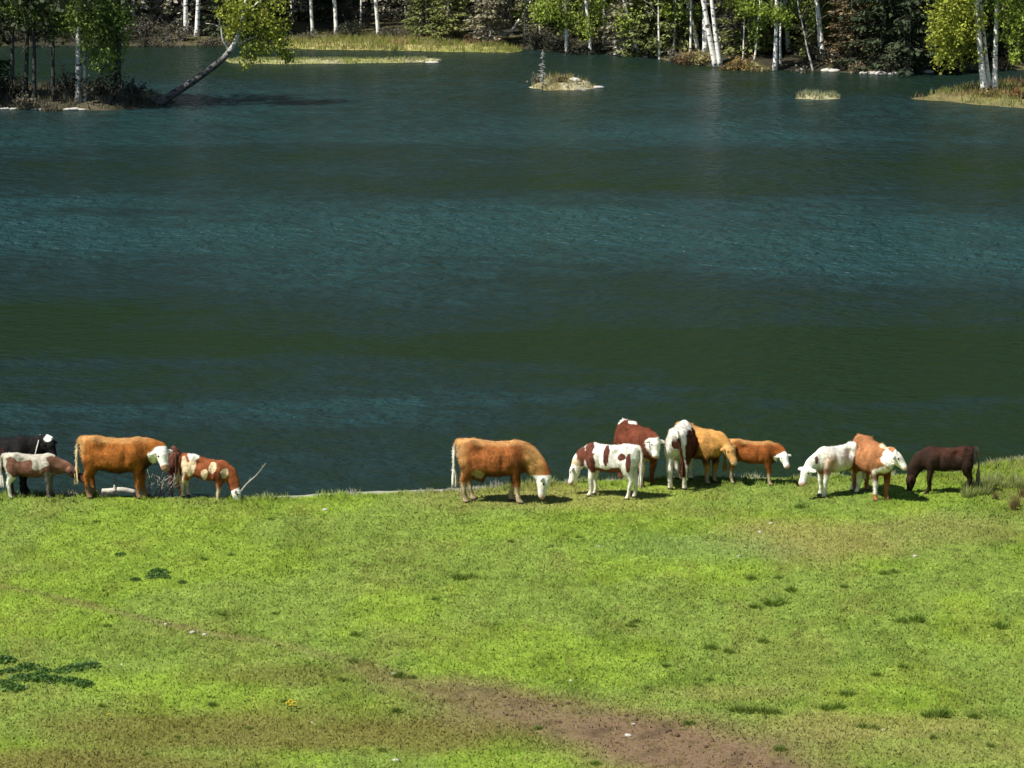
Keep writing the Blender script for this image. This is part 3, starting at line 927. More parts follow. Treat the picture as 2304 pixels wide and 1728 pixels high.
# ------------------------------------------------------------------ bushes on the shores
def bush(name, b, w_, h_, n_, col, label, group=None, size=.11, twig=(.095, .09, .075), ntw=26, dy=.5):
    e = empty(name, b)
    t = MB(); l = MB()
    tips = []
    for i in range(ntw):
        a = rng.random() * 6.283; rr = rng.random() ** .6
        tip = np.array([math.cos(a) * w_ * .5 * rr, math.sin(a) * w_ * dy * .5 * rr, h_ * (1 - .5 * rr * rr) * (.6 + .45 * rng.random())])
        mid = tip * [.45, .45, .55]
        t.tube([(tip[0] * .12, tip[1] * .12, -.08), mid, tip], [.02, .013, .004], 4, np.array(twig) * (.7 + .6 * rng.random()), cap=False)
        tips.append(tip)
    link('stems', t.mesh('bush_stems'), M_WOOD, e)
    if n_:
        tips = np.array(tips)
        P = tips[rng.integers(0, len(tips), n_)] * (0.45 + .6 * rng.random((n_, 1))) + rng.normal(size=(n_, 3)) * .09
        P[:, 2] = np.maximum(P[:, 2], .04)
        l.leaves(P, size, col)
        link('foliage', l.mesh('bush_foliage'), M_LEAF, e)
    return tag(e, label, 'bush', group)


RUST = (.22, .14, .06); YEL = (.34, .29, .12); GREY = (.15, .14, .11); DK = (.03, .034, .02); OLV = (.10, .10, .04)
for px, py, w_, h_, n_, col, lab, lnd in [
    (1548, 138, 1.6, 1.0, 420, RUST, 'rusty brown bush left of the tall double birches', far_z),
    (1578, 146, 1.5, .7, 420, YEL, 'yellow dry bush at the foot of the double birches', far_z),
    (1630, 150, .9, .5, 200, RUST, 'low rusty bush under the double birches', far_z),
    (1665, 150, 1.6, 1.0, 460, (.32, .22, .07), 'tawny bush right of the double birches', far_z),
    (1700, 152, 1.3, .7, 380, YEL, 'yellowish bush against the olive spruce', far_z),
    (1515, 130, 1.0, .8, 140, GREY, 'grey twiggy bush left of the rusty bushes', far_z),
    (1800, 156, 1.2, .6, 180, GREY, 'grey low bush between the waterline birch and thin pole', far_z),
    (1880, 158, 1.3, .8, 240, (.24, .17, .07), 'tawny bush beneath the brown spruce', far_z),
    (1930, 164, 1.2, .6, 220, (.25, .2, .12), 'pale brown bush on the stones beneath black spruces', far_z),
    (2000, 164, 1.9, 1.1, 300, (.2, .18, .12), 'wide grey-brown bush on the stones beneath black spruces', far_z),
    (2070, 160, 1.1, .8, 200, GREY, 'grey bush between black spruces and the spit', far_z),
    (2140, 158, 1.3, .6, 220, OLV, 'olive bush on the bank behind the spit', far_z),
    (2260, 158, 1.6, .9, 240, (.16, .11, .06), 'brown bush on the bank behind the spit birches', far_z),
    (1205, 110, 1.8, 1.0, 420, DK, 'black-green bush at the left of the dark bank', far_z),
    (1250, 114, 1.8, .8, 420, DK, 'black-green bush in the middle of the dark bank', far_z),
    (1300, 116, 1.8, .9, 420, DK, 'black-green bush at the right of the dark bank', far_z),
    (1345, 118, 1.6, .8, 320, (.07, .08, .04), 'dark olive bush beneath the low-hanging green birch', far_z),
    (1390, 119, 1.5, 1.0, 260, OLV, 'olive bush by the pale grey spruce', far_z),
    (1420, 121, 1.2, .7, 200, GREY, 'grey scrub at the waterline beside olive spruces', far_z),
    (700, 88, 2.0, .8, 260, (.11, .11, .07), 'grey-olive scrub at the left back of the marsh', far_z),
    (790, 82, 1.8, .9, 260, (.09, .10, .06), 'dull green scrub behind the marsh birches', far_z),
    (890, 84, 2.0, .9, 280, (.13, .13, .09), 'pale grey scrub behind the middle of the marsh', far_z),
    (1060, 98, 1.8, .8, 300, (.17, .10, .055), 'red-brown scrub behind the straw grass', far_z),
    (1115, 104, 1.6, .9, 300, (.18, .11, .06), 'red-brown scrub at the end of the marsh', far_z),
    (990, 90, 1.8, .8, 220, (.16, .13, .08), 'brownish scrub behind the straw grass', far_z),
    (380, 98, 2.6, 1.0, 320, (.14, .13, .10), 'grey scrub on the bank across the bay', far_z),
    (330, 96, 2.0, .8, 260, (.05, .05, .035), 'dark scrub on the bank across the bay', far_z),
    (470, 98, 2.0, .9, 260, (.06, .055, .04), 'dark scrub under the bright trunks across the bay', far_z),
    (100, 98, 2.2, .8, 260, (.12, .12, .09), 'grey scrub seen through the dark trunks', far_z),
    (60, 236, 1.9, .8, 420, (.13, .12, .08), 'grey-olive bush at the water on the wooded point', point.z),
    (115, 240, 1.1, .5, 200, (.10, .085, .05), 'low brown bush on the wooded point beside the grey-olive bush', point.z),
    (305, 228, 2.2, .95, 360, (.055, .055, .05), 'dark grey brush around the root of the leaning birch', point.z),
    (240, 232, 2.4, 1.7, 900, (.03, .032, .02), 'black undergrowth beneath the weeping birch', point.z),
    (150, 228, 2.2, 1.5, 800, (.03, .03, .02), 'black undergrowth left of the white weeping birch trunk', point.z),
    (20, 228, 2.4, 1.5, 800, (.03, .032, .022), 'black undergrowth between the dark trunks', point.z),
    (1207, 192, .75, .55, 120, (.2, .19, .14), 'grey bush at the left end of the islet', islet.z),
    (1262, 194, .7, .35, 110, (.28, .22, .1), 'low straw-coloured bush in the middle of the islet', islet.z),
    (2290, 222, 1.6, .45, 300, (.24, .12, .05), 'rusty low bush on the spit beyond the birches', spit.z),
    (2230, 218, 1.2, .35, 200, (.24, .2, .07), 'low yellow-brown bush at the foot of the spit birches', spit.z),
]:
    bush('shore_bush', hit(px, py, lnd), w_, h_, n_, col, lab)

for i in range(60):
    px = random.uniform(-150, 620) if i < 18 else random.uniform(620, 1190) if i < 36 else random.uniform(1190, 1480) if i < 44 else random.uniform(1710, 2330)
    xx = (px - 1152) / 8000 * 190
    yy = float(np.interp(xx, _f[:, 0], _f[:, 1])) + (random.uniform(.4, 2.5) if not 18 <= i < 36 else random.uniform(4.5, 8.5))
    b = np.array([xx, yy, float(far_z(xx, yy))])
    bush('shore_scrub', b, random.uniform(1.2, 2.4), random.uniform(.6, 1.3), 240, random.choice([(.05, .055, .03), (.10, .10, .06), (.13, .11, .075), (.16, .15, .11)]),
         'low leafless-looking scrub lining the bank across the left bay' if i < 18 else 'low scrub at the wood edge behind the marsh' if i < 36 else 'low scrub on the dark bank opposite the islet' if i < 44 else 'low twiggy scrub between the stones of the right shore', 'scrub across the bay' if i < 18 else 'scrub behind the marsh' if i < 36 else 'scrub of the dark bank' if i < 44 else 'scrub of the right shore')

# dead sapling on the islet
b = hit(1221, 193, islet.z)
e = empty('dead_sapling', b)
t = MB()
t.tube([(0, 0, -.1), (.02, 0, .9), (.0, 0, 1.85)], [.03, .02, .008], 5, (.3, .3, .27))
for i in range(80):
    z = .15 + 1.6 * random.random(); a = random.random() * 6.28; L = .42 * (1.1 - z / 2) * (.5 + .5 * random.random())
    t.tube([(0, 0, z), (math.cos(a) * L, math.sin(a) * L, z - .03)], [.02, .008], 4, (.3, .3, .26), cap=False)
link('trunk', t.mesh('sapling_trunk'), M_WOOD, e)
tag(e, 'thin grey dead sapling standing upright on the islet', 'tree')


def stone_mesh(seed, flat=.6):
    bm = bmesh.new()
    bmesh.ops.create_icosphere(bm, subdivisions=2, radius=1)
    g = np.random.default_rng(seed)
    P = np.array([v.co[:] for v in bm.verts])
    s = 1 + .22 * sn3(P, 1.6, seed) + .05 * sn3(P, 5, seed + 1)
    for v, k in zip(bm.verts, s):
        v.co = v.co * k; v.co.z *= flat
    me = bpy.data.meshes.new('stone'); bm.to_mesh(me); bm.free()
    a = me.color_attributes.new('Col', 'FLOAT_COLOR', 'POINT')
    a.data.foreach_set('color', np.tile(np.array([.44, .42, .37, 1], np.float32), len(me.vertices)))
    for p in me.polygons: p.use_smooth = True
    me.materials.append(M_STONE)
    return me


STONES = [stone_mesh(i + 30) for i in range(4)]


def stone(px, py, zf, r, label, group=None, sx=1.3, name='stone', i=None):
    p = hit(px, py, zf)
    o = link(name, STONES[random.randrange(4) if i is None else i])
    o.location = (p[0], p[1], p[2] + r * .18)
    o.scale = (r * sx, r, r); o.rotation_euler = (0, 0, random.random() * 6.28 if sx < 1.5 else .1)
    return tag(o, label, 'stone', group)


stone(1297, 192, islet.z, .26, 'larger pale boulder at the right end of the islet')
stone(1316, 196, islet.z, .20, 'smaller white boulder beside the big one on the islet')
o = stone(1347, 198, lambda x, y: WATER, .14, 'flat pale stone just off the islet', sx=2.2)
stone(968, 137, bar.z, .20, 'white boulder near the tip of the reed bar', sx=2.0)
stone(985, 137, bar.z, .12, 'small pale stone at the very tip of the reed bar')
for x, y, r in [(12, 246, .13), (30, 246, .11), (75, 247, .12), (95, 247, .10), (150, 247, .12), (168, 247, .14), (184, 248, .10)]:
    stone(x, y, point.z, r, 'pale waterline stone along the wooded point', 'waterline stones of the wooded point', 1.8)
for x, y, r in [(1860, 160, .22), (1875, 161, .18), (1800, 159, .14), (1960, 167, .2), (1985, 168, .22), (2010, 168, .2), (2040, 166, .18), (1945, 166, .15), (2090, 163, .18)]:
    stone(x, y, far_z, r, 'pale waterline stone along the right shore', 'waterline stones of the right shore', 1.6)

# ------------------------------------------------------------------ cattle
PINK = np.array([.55, .36, .30]); HOOF = np.array([.05, .04, .035]); WHITE = np.array([.76, .72, .64]); CREAM = np.array([.60, .47, .31])


def cow_body(headP, headD, headY, calf, headS, legs, tail, udder):
    """one continuous body: torso, neck, head, ears, legs and tail fused by a voxel remesh"""
    m = MB()
    kw = .80 if calf else 1.0
    up_b = .075 if calf else 0.0
    # torso: x, top, bottom, half width
    st = np.array([(-.81, 1.30, 1.08, .05), (-.785, 1.345, .93, .15), (-.67, 1.385, .78, .24), (-.49, 1.395, .68, .285), (-.25, 1.355, .61, .31), (.02, 1.335, .585, .335),
                   (.27, 1.340, .60, .31), (.46, 1.365, .63, .255), (.61, 1.345, .66, .20), (.72, 1.26, .74, .145), (.775, 1.12, .88, .06)])
    st[:, 2] += up_b * sstep(.8, .4, np.abs(st[:, 0]))
    st = catmull(st, 4)
    V = []; T = []; nn = 22
    th = np.arange(nn) / nn * 2 * math.pi
    cs, sn = np.cos(th), np.sin(th)
    ctr = np.stack([st[:, 0], 0 * st[:, 0], st[:, 1] * .5 + st[:, 2] * .5], 1)
    for c, tp_, bt_, b_ in zip(ctr, st[:, 1], st[:, 2], st[:, 3] * kw):
        a_ = (tp_ - bt_) * .5
        wdt = b_ * np.sign(cs) * np.abs(cs) ** .85 * (1 - .20 * sn)
        V.append(np.stack([np.full(nn, c[0]), wdt, c[2] + a_ * np.sign(sn) * np.abs(sn) ** .9], 1))
    M_ = len(ctr)
    V = np.concatenate(V)
    for i in range(M_ - 1):
        for j in range(nn):
            a = i * nn + j; b_ = i * nn + (j + 1) % nn
            T += [(a, b_, b_ + nn), (a, b_ + nn, a + nn)]
    V = np.vstack([V, ctr[0], ctr[-1]])
    for j in range(nn):
        T.append((M_ * nn, (j + 1) % nn, j)); T.append((M_ * nn + 1, (M_ - 1) * nn + j, (M_ - 1) * nn + (j + 1) % nn))
    m.add(V, np.array(T)[:, ::-1])
    # neck with dewlap
    hp = np.array(headP, float); hd = np.array(headD, float); hd /= np.linalg.norm(hd)
    low = hp[2] < .9
    nb = np.array([.55, 0, 1.04])
    mid1 = np.array([.74, hp[1] * .2, .98 if low else 1.08])
    mid2 = mid1 * .5 + hp * .5 + np.array([.03 if low else 0, 0, .02])
    pth = catmull([[.36, 0, 1.02], nb, mid1, mid2, hp, hp + hd * .06 * headS], 4)
    u = np.linspace(0, 1, len(pth))
    nk = .84 if calf else 1.0
    m.tube(pth, np.interp(u, [0, .2, .4, .65, .85, 1], [.19, .18, .145, .11, .09, .07]) * nk, 14, ref=(0, 1, 0),
           rad2=np.interp(u, [0, .2, .4, .65, .85, 1], [.33, .33, .30, .225, .16, .11]) * nk)
    # head
    upv = np.array([0, 0, 1.0]) if abs(hd[2]) < .85 else np.array([1.0, 0, 0])
    sdv = np.array(headY, float) if headY is not None else np.cross(upv, hd)
    sdv = sdv - hd * (sdv @ hd); sdv /= np.linalg.norm(sdv)
    hv = np.cross(hd, sdv)            # top of the head
    tt = np.array([-.08, -.04, .04, .13, .21, .30, .38, .44, .475]) * headS
    rw = np.array([.05, .112, .138, .140, .116, .100, .105, .094, .05]) * headS
    rh = np.array([.05, .110, .145, .152, .128, .100, .086, .070, .03]) * headS
    off = np.array([0, 0, 0, -.01, -.02, -.025, -.025, -.03, -.035]) * headS
    hpts = hp + np.outer(tt, hd) + np.outer(off, hv)
    m.tube(hpts, rw, 14, ref=sdv, rad2=rh)
    for s_ in (-1, 1):
        e0 = hp + sdv * s_ * .085 * headS + hd * .03 + hv * .03
        ed = sdv * s_ * .92 - hd * .05 - np.array([0, 0, .22])
        m.tube([e0, e0 + ed * .07 * headS, e0 + ed * .14 * headS, e0 + ed * .215 * headS], np.array([.03, .056, .058, .02]) * headS, 8, ref=hd, rad2=np.array([.03, .026, .022, .014]) * headS)
    # legs (near front, far front, near hind, far hind)
    for (front, s_), (dx, bend) in zip([(1, -1), (1, 1), (0, -1), (0, 1)], legs):
        if front:
            L_ = [(.43, .14, 1.02, .11, .17), (.46, .165, .82, .10, .15), (.46, .165, .64, .080, .105), (.475, .16, .44, .066, .074), (.46, .155, .31, .050, .054), (.46, .155, .15, .050, .052), (.475, .155, .09, .058, .060), (.50, .155, .035, .062, .070), (.505, .155, -.01, .064, .076)]
        else:
            L_ = [(-.54, .13, 1.08, .13, .23), (-.54, .165, .86, .135, .22), (-.57, .175, .68, .10, .145), (-.645, .17, .52, .060, .085), (-.665, .165, .45, .057, .074), (-.645, .16, .30, .048, .055), (-.63, .16, .15, .048, .054), (-.615, .16, .09, .056, .060), (-.595, .16, .035, .062, .070), (-.59, .16, -.01, .064, .076)]
        A = np.array(L_)
        t_ = np.clip((.95 - A[:, 2]) / .95, 0, 1)
        A[:, 0] += dx * t_ ** 1.1 + bend * np.sin(t_ * math.pi)
        A[:, 1] *= s_ * (kw ** .5)
        A = catmull(A, 3)
        m.tube(A[:, :3], A[:, 3] * (.94 if calf else 1), 10, ref=(0, 1, 0), rad2=A[:, 4] * (.9 if calf else 1))
    # tail
    tp = np.array([(-.72, 0, 1.32), (-.81, 0, 1.33), (-.875, tail * .3, 1.18), (-.885, tail * .7, .90), (-.88, tail, .60)])
    m.tube(catmull(tp, 4), np.interp(np.linspace(0, 1, 17), [0, .25, .5, 1], [.06, .042, .034, .030]), 8)
    if udder:
        m.tube([(-.52, 0, .75), (-.40, 0, .61), (-.27, 0, .57), (-.15, 0, .66)], [.05, .13, .13, .05], 10)
    o = link('raw_body', m.mesh('cow_raw'))
    rm = o.modifiers.new('r', 'REMESH'); rm.mode = 'VOXEL'; rm.voxel_size = .017; rm.use_smooth_shade = True
    sm = o.modifiers.new('s', 'SMOOTH'); sm.factor = .5; sm.iterations = 4
    dg = bpy.context.evaluated_depsgraph_get()
    me2 = bpy.data.meshes.new_from_object(o.evaluated_get(dg))
    bpy.data.objects.remove(o)
    for p in me2.polygons: p.use_smooth = True
    # muscle and bone: shoulder, hip, haunch, flank hollow, ribs
    n = len(me2.vertices)
    P = np.empty(n * 3, np.float32); me2.vertices.foreach_get('co', P); P = P.reshape(-1, 3).astype(float)
    ay = np.abs(P[:, 1]); sg = np.sign(P[:, 1])
    def g_(c, s__): return np.exp(-(((P[:, 0] - c[0]) / s__[0]) ** 2 + ((ay - c[1] * kw) / s__[1]) ** 2 + ((P[:, 2] - c[2]) / s__[2]) ** 2))
    d = .055 * g_((.42, .24, .98), (.14, .16, .22)) - .035 * g_((.22, .30, .98), (.06, .16, .25)) + .030 * g_((-.60, .22, 1.0), (.14, .16, .2)) - .075 * g_((-.24, .28, 1.17), (.12, .2, .11)) \
        + .022 * g_((-.38, .28, .72), (.07, .15, .12))
    P[:, 1] += sg * d
    hb = g_((-.46, .20, 1.33), (.08, .09, .08))
    P[:, 2] += .040 * hb + .02 * np.exp(-((P[:, 0] - .46) / .1) ** 2 - (P[:, 1] / .07) ** 2 - ((P[:, 2] - 1.36) / .1) ** 2)
    P[:, 1] += sg * .03 * hb
    P += (.010 * sn3(P, 13, 2))[:, None] * np.array([.3, 1, .6])
    me2.vertices.foreach_set('co', P.astype(np.float32).ravel()); me2.update()
    return me2, P, hp, hd, sdv, hv, tp[-1]


def pat(P, base, seed, patches=()):
    """coat: base colour and ellipsoid patches [(x,y,z),(rx,ry,rz),colour] with ragged edges"""
    c = np.tile(np.asarray(base, float), (len(P), 1))
    nz = sn3(P, 6, seed) * .24 + sn3(P, 15, seed + 5) * .17 + sn3(P, 45, seed + 8) * .06
    for ce, ra, co in patches:
        d = np.sqrt((((P - np.array(ce)) / np.array(ra)) ** 2).sum(1)) + nz
        c = mix(c, np.asarray(co, float), sstep(1.08, .92, d))
    return c


def soft(P, c, ce, ra, co, amt=1.0):
    """blends a tone over gradually: coat colours, and painted-in sunlit backs and shaded undersides"""
    d = np.sqrt((((P - np.array(ce)) / np.array(ra)) ** 2).sum(1)) + sn3(P, 8, 77) * .12
    return mix(c, np.asarray(co, float), amt * sstep(1.5, .5, d))


def cow(label, px, py, yaw, size, coat, headP, headD, headY=None, calf=False, headS=1.0, legs=((0, 0),) * 4, tail=0.0, udder=False, tuft=CREAM, tailc=None, face=None, facelen=.6, muzzle=PINK, dz=0.0,
        name='cow', extra=None, sx=1.0, pitch=0.0, blaze=False):
    p = at(px, py, 0.0)
    z = float(ground(p[0], p[1]))
    p = at(px, py, z)
    me, P, hp, hd, sdv, hv, tend = cow_body(headP, headD, headY, calf, headS, legs, tail, udder)
    n = len(P)
    c = coat(P)
    q = P - hp
    t = q @ hd; rad = np.linalg.norm(q - np.outer(t, hd), axis=1)
    inhead = (rad < .30 * headS) & (t > -.12 * headS) & (t < .6 * headS)
    nz = sn3(P, 16, 3) * .03
    if tailc is not None:
        c = mix(c, np.asarray(tailc), ((P[:, 0] < -.80) & (P[:, 2] < 1.28)) * sstep(1.3, 1.1, P[:, 2]))
    if face is not None:
        f = sstep(-.07, -.03, t + nz) * inhead * (1 - sstep(facelen * headS, (facelen + .04) * headS, t + nz))
        c = mix(c, np.asarray(face), f)
    if muzzle is not None:
        c = mix(c, np.asarray(muzzle), sstep(.38, .43, t / headS + nz) * inhead)
    c = mix(c, HOOF, sstep(.065, .045, P[:, 2]) * (rad > .18))
    c *= (1 + (.13 * sn3(P, 7, 19) + .11 * sn3(P, 16, 29) + .06 * sn3(P, 40, 9)) * np.clip(1.3 - 1.6 * c.mean(1), .25, 1))[:, None]
    c = mix(c, c * [.80, .72, .62], .5 * sstep(.30, .10, P[:, 2] + .04 * sn3(P, 14, 5)))          # muddy lower legs
    a = me.color_attributes.new('Col', 'FLOAT_COLOR', 'POINT')
    cc = np.ones((n, 4), np.float32); cc[:, :3] = np.clip(c, .004, .9)
    a.data.foreach_set('color', cc.ravel())
    me.name = 'cattle_body'
    o = link(name, me, M_COAT)
    # short rough hair lying back over the body
    hn = int(9000 if not calf else 7000)
    idx = rng.integers(0, n, hn)
    nrm = np.empty(n * 3, np.float32); me.vertices.foreach_get('normal', nrm); nrm = nrm.reshape(-1, 3)[idx].astype(float)
    B_ = P[idx]
    ok = (rad[idx] > .22) & (B_[:, 2] > .12)
    B_, nrm, ci = B_[ok], nrm[ok], c[idx][ok]
    d_ = nrm * .45 + np.array([-.5, 0, -.55]) + rng.normal(size=B_.shape) * .35
    d_ -= nrm * np.minimum(0, (d_ * nrm).sum(1) - .25)[:, None]
    d_ /= np.linalg.norm(d_, axis=1)[:, None]
    sv = np.cross(d_, nrm); sv /= np.linalg.norm(sv, axis=1)[:, None] + 1e-6
    L_ = (.025 + .03 * rng.random(len(B_)))[:, None]
    hv_ = np.stack([B_ - sv * .007, B_ + sv * .007, B_ + d_ * L_], 1).reshape(-1, 3)
    hc = np.repeat(np.clip(ci * (.72 + .6 * rng.random((len(B_), 1))), .004, .9), 3, 0)
    hme = mesh_arr('hair', hv_, np.arange(len(hv_)).reshape(-1, 3), hc)
    hme.normals_split_custom_set_from_vertices(np.repeat(nrm, 3, 0).astype(np.float32))
    tag(link('hair', hme, M_COAT, o), kind='stuff')
    o.location = (p[0], p[1], z + dz - .01)
    o.rotation_euler = (Matrix.Rotation(R(yaw), 3, 'Z') @ Matrix.Rotation(R(pitch), 3, 'Y')).to_euler(); o.scale = (size * sx, size, size)
    tag(o, label, name, 'cattle grazing along the shore')
    for s_ in (-1, 1):
        em = MB()
        ce = hp + hd * .14 * headS + sdv * s_ * .112 * headS + hv * .05 * headS
        u, v = np.meshgrid(np.linspace(0, 2 * math.pi, 9)[:-1], np.linspace(.2, math.pi - .2, 5))
        S = np.stack([np.sin(v) * np.cos(u), np.sin(v) * np.sin(u), np.cos(v)], -1).reshape(-1, 3) * .026 * headS + ce
        T_ = []
        for i in range(4):
            for j in range(8):
                a_ = i * 8 + j; b_ = i * 8 + (j + 1) % 8
                T_ += [(a_, a_ + 8, b_ + 8), (a_, b_ + 8, b_)]
        em.add(S, T_, (.012, .009, .007))
        link('eye', em.mesh('eye', True), M_EYE, o)
    tm = MB()
    for i in range(26):
        j = rng.normal(size=2) * .026
        tm.tube([tend + [j[0] * .3, j[1] * .3, .14], tend + [j[0], j[1], -.03], tend + [j[0] * 1.4, j[1] * 1.4, -.17 - .12 * random.random()]], [.012, .018, .004], 4, np.asarray(tuft) * (.8 + .3 * random.random()), cap=False)
    link('tail_switch', tm.mesh('tail_switch'), M_COAT, o)
    if extra: extra(o)
    return o


BROWN = np.array([.23, .078, .019]); TAN = np.array([.41, .215, .075]); RED = np.array([.085, .024, .012]); REDB = np.array([.20, .055, .021]); DARK = np.array([.030, .016, .011]); BLACK = np.array([.012, .011, .011])
LEGC = lambda P, c, z0, col: mix(c, np.asarray(col), sstep(z0 + .10, z0 - .10, P[:, 2] + .06 * sn3(P, 12, 4)) * (P[:, 0] < .85))


def strap(o):
    m = MB()
    th = np.linspace(0, 2 * math.pi, 22)
    pts = np.stack([.80 + .08 * np.sin(th), .175 * np.cos(th), 1.08 + .295 * np.sin(th)], 1)
    m.tube(pts, [.014] * 22, 6, (.72, .70, .66), ref=(1, 0, 0), rad2=[.03] * 22, cap=False)
    link('neck_strap', m.mesh('neck_strap', True), M_STONE, o)


def c_main(P):
    c = pat(P, BROWN * [1.02, 1.0, 1.1], 3)
    c = soft(P, c, (-.80, 0, 1.05), (.26, .5, .5), TAN * [.95, .95, 1]); c = soft(P, c, (.0, 0, 1.42), (1.0, .3, .16), TAN * [1.1, 1.12, 1.2]); c = soft(P, c, (.86, 0, .95), (.22, .4, .5), TAN * .95)  # sunlight on rump and back painted into the coat
    c = soft(P, c, (.05, 0, .58), (.55, .4, .16), BROWN * .42); c = soft(P, c, (.62, -.1, .70), (.12, .3, .22), BROWN * .4); c = soft(P, c, (-.34, -.2, .66), (.12, .2, .10), CREAM)  # shade under belly and neck painted dark; udder cream
    return LEGC(P, c, .36, CREAM * .8)


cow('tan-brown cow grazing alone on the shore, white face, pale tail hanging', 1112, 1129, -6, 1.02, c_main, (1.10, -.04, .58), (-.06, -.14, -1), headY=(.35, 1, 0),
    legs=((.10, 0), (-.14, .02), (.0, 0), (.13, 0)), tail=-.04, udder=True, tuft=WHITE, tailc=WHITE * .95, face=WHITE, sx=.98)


def c_calf(P):
    RB = np.array([.12, .040, .025])
    c = pat(P, WHITE * 1.05, 11, [((.55, .2, 1.02), (.20, .34, .40), RB), ((.74, 0, .98), (.24, .25, .3), RB), ((.04, .3, 1.08), (.085, .35, .42), RB * .9), ((.0, 0, .72), (.36, .4, .12), RB * 1.6),
                                  ((-.40, .3, 1.10), (.11, .2, .07), RB), ((-.60, .25, 1.0), (.07, .2, .26), RB * 1.2)])
    return soft(P, c, (.95, 0, .80), (.16, .2, .14), CREAM)


cow('white calf with dark brown patches grazing, head stretched low beside brown cow', 1373, 1118, 160, .88, c_calf, (.98, 0, .70), (.35, .12, -.95), calf=True, headS=1.0,
    legs=((.02, 0), (.06, 0), (-.03, 0), (.08, 0)), tail=.05, tuft=WHITE * .9, face=WHITE * 1.05, name='calf', sx=.93)


def c_red(P):
    return pat(P, RED * 1.5, 21, [((.1, .3, .9), (.2, .2, .25), WHITE * .9), ((-.3, .05, 1.42), (.20, .13, .12), WHITE), ((.56, .26, 1.16), (.16, .16, .22), WHITE), ((.5, -.2, .45), (.2, .2, .22), CREAM), ((-.7, 0, 1.34), (.14, .2, .08), WHITE * .8), ((.80, .1, .85), (.12, .15, .12), CREAM)])


cow('dark red cow facing the viewer with white face, behind the white calf', 1436, 1085, -64, .96, c_red, (.90, -.06, 1.20), (.40, -.10, -.9), legs=((.02, 0), (-.1, 0), (0, 0), (.05, 0)), face=WHITE, facelen=.42, headS=.95)


def c_rear(P):
    return pat(P, WHITE, 31, [((-.2, -.30, .95), (1.0, .24, .42), RED), ((-.86, -.05, 1.0), (.10, .10, .3), RED), ((.9, 0, .9), (.4, .4, .5), RED), ((-.2, .30, 1.0), (.9, .26, .5), WHITE), ((-.30, .06, 1.42), (1.1, .27, .26), WHITE), ((-.70, .22, .75), (.34, .17, .72), WHITE), ((-.60, .16, .2), (.25, .15, .35), WHITE)])


cow('white and dark red cow seen from behind, white rump and hind leg', 1532, 1088, 80, .99, c_rear, (1.05, -.05, .75), (.55, -.1, -.8), tail=-.16, tuft=RED, tailc=RED, face=WHITE, headS=.95, legs=((0, 0), (0, 0), (0, 0), (-.03, 0)))


def c_tan(P):
    c = pat(P, TAN * [.98, .95, .75], 41)
    c = soft(P, c, (.5, 0, 1.36), (.5, .2, .16), TAN * [1.1, 1.1, .9]); c = soft(P, c, (.45, 0, .62), (.35, .4, .14), BROWN * .3)  # lit back and shaded underside painted into the coat
    return LEGC(P, c, .26, CREAM * .6)


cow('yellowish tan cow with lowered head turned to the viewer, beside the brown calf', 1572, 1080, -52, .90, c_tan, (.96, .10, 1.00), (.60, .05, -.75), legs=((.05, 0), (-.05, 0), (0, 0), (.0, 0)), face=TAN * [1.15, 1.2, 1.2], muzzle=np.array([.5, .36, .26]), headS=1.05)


def c_bcalf(P):
    c = pat(P, BROWN * [.95, .85, .8], 51)
    c = soft(P, c, (-.70, 0, 1.0), (.16, .4, .6), TAN * .95); c = soft(P, c, (.0, 0, 1.40), (.8, .3, .14), TAN); c = soft(P, c, (.70, 0, .8), (.14, .3, .2), BROWN * .4)  # lit rump and back, shaded chest painted in
    return LEGC(P, c, .34, CREAM * .75)


cow('brown calf with bright white face standing beside the tan cow', 1694, 1088, -14, .73, c_bcalf, (.93, -.08, .98), (.45, -.55, -.75), calf=True, headS=1.02, legs=((.1, 0), (.0, 0), (0, 0), (-.08, 0)), face=WHITE, tuft=TAN, name='calf')


def c_pale(P):
    c = pat(P, WHITE, 61, [((.80, .15, 1.05), (.08, .16, .14), np.array([.11, .05, .04])), ((.82, -.14, .9), (.10, .12, .14), REDB), ((-.52, 0, .85), (.28, .4, .3), REDB)])
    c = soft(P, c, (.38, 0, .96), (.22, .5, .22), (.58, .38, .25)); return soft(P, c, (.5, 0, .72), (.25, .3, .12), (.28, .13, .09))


cow('pale cream calf with white head held low, in front of the tan and white cow', 1884, 1112, 212, .82, c_pale, (1.02, .02, .84), (.55, .15, -.75), calf=True, headS=1.08, legs=((.0, 0), (.08, 0), (0, 0), (.06, 0)), face=WHITE, tuft=WHITE, name='calf')


def c_tw(P):
    c = pat(P, np.array([.34, .145, .06]), 71, [((.80, .1, 1.10), (.16, .25, .20), WHITE), ((.60, -.17, .45), (.25, .13, .30), WHITE), ((.60, .05, 1.36), (.14, .14, .10), CREAM), ((.75, 0, .8), (.12, .16, .12), WHITE)])
    return soft(P, c, (.45, 0, .60), (.4, .4, .14), REDB * .7)  # shade under the body painted darker


cow('tan and white cow looking right with white muzzle, standing behind the cream calf', 1962, 1116, -70, .92, c_tw, (.86, .12, 1.18), (.45, .62, -.72), headS=1.0, legs=((.06, 0), (.0, 0), (0, 0), (.0, 0)), face=WHITE, facelen=.6, tuft=WHITE)


def c_dark(P):
    c = pat(P, DARK, 81, [((-.12, .2, .68), (.12, .2, .06), (.2, .17, .15))])
    c = soft(P, c, (-.1, 0, 1.25), (.6, .5, .18), DARK * [2.0, 1.5, 1.4]); return soft(P, c, (-.82, 0, .95), (.10, .4, .4), (.20, .17, .14))  # lit back and pale rim light at the rear painted in


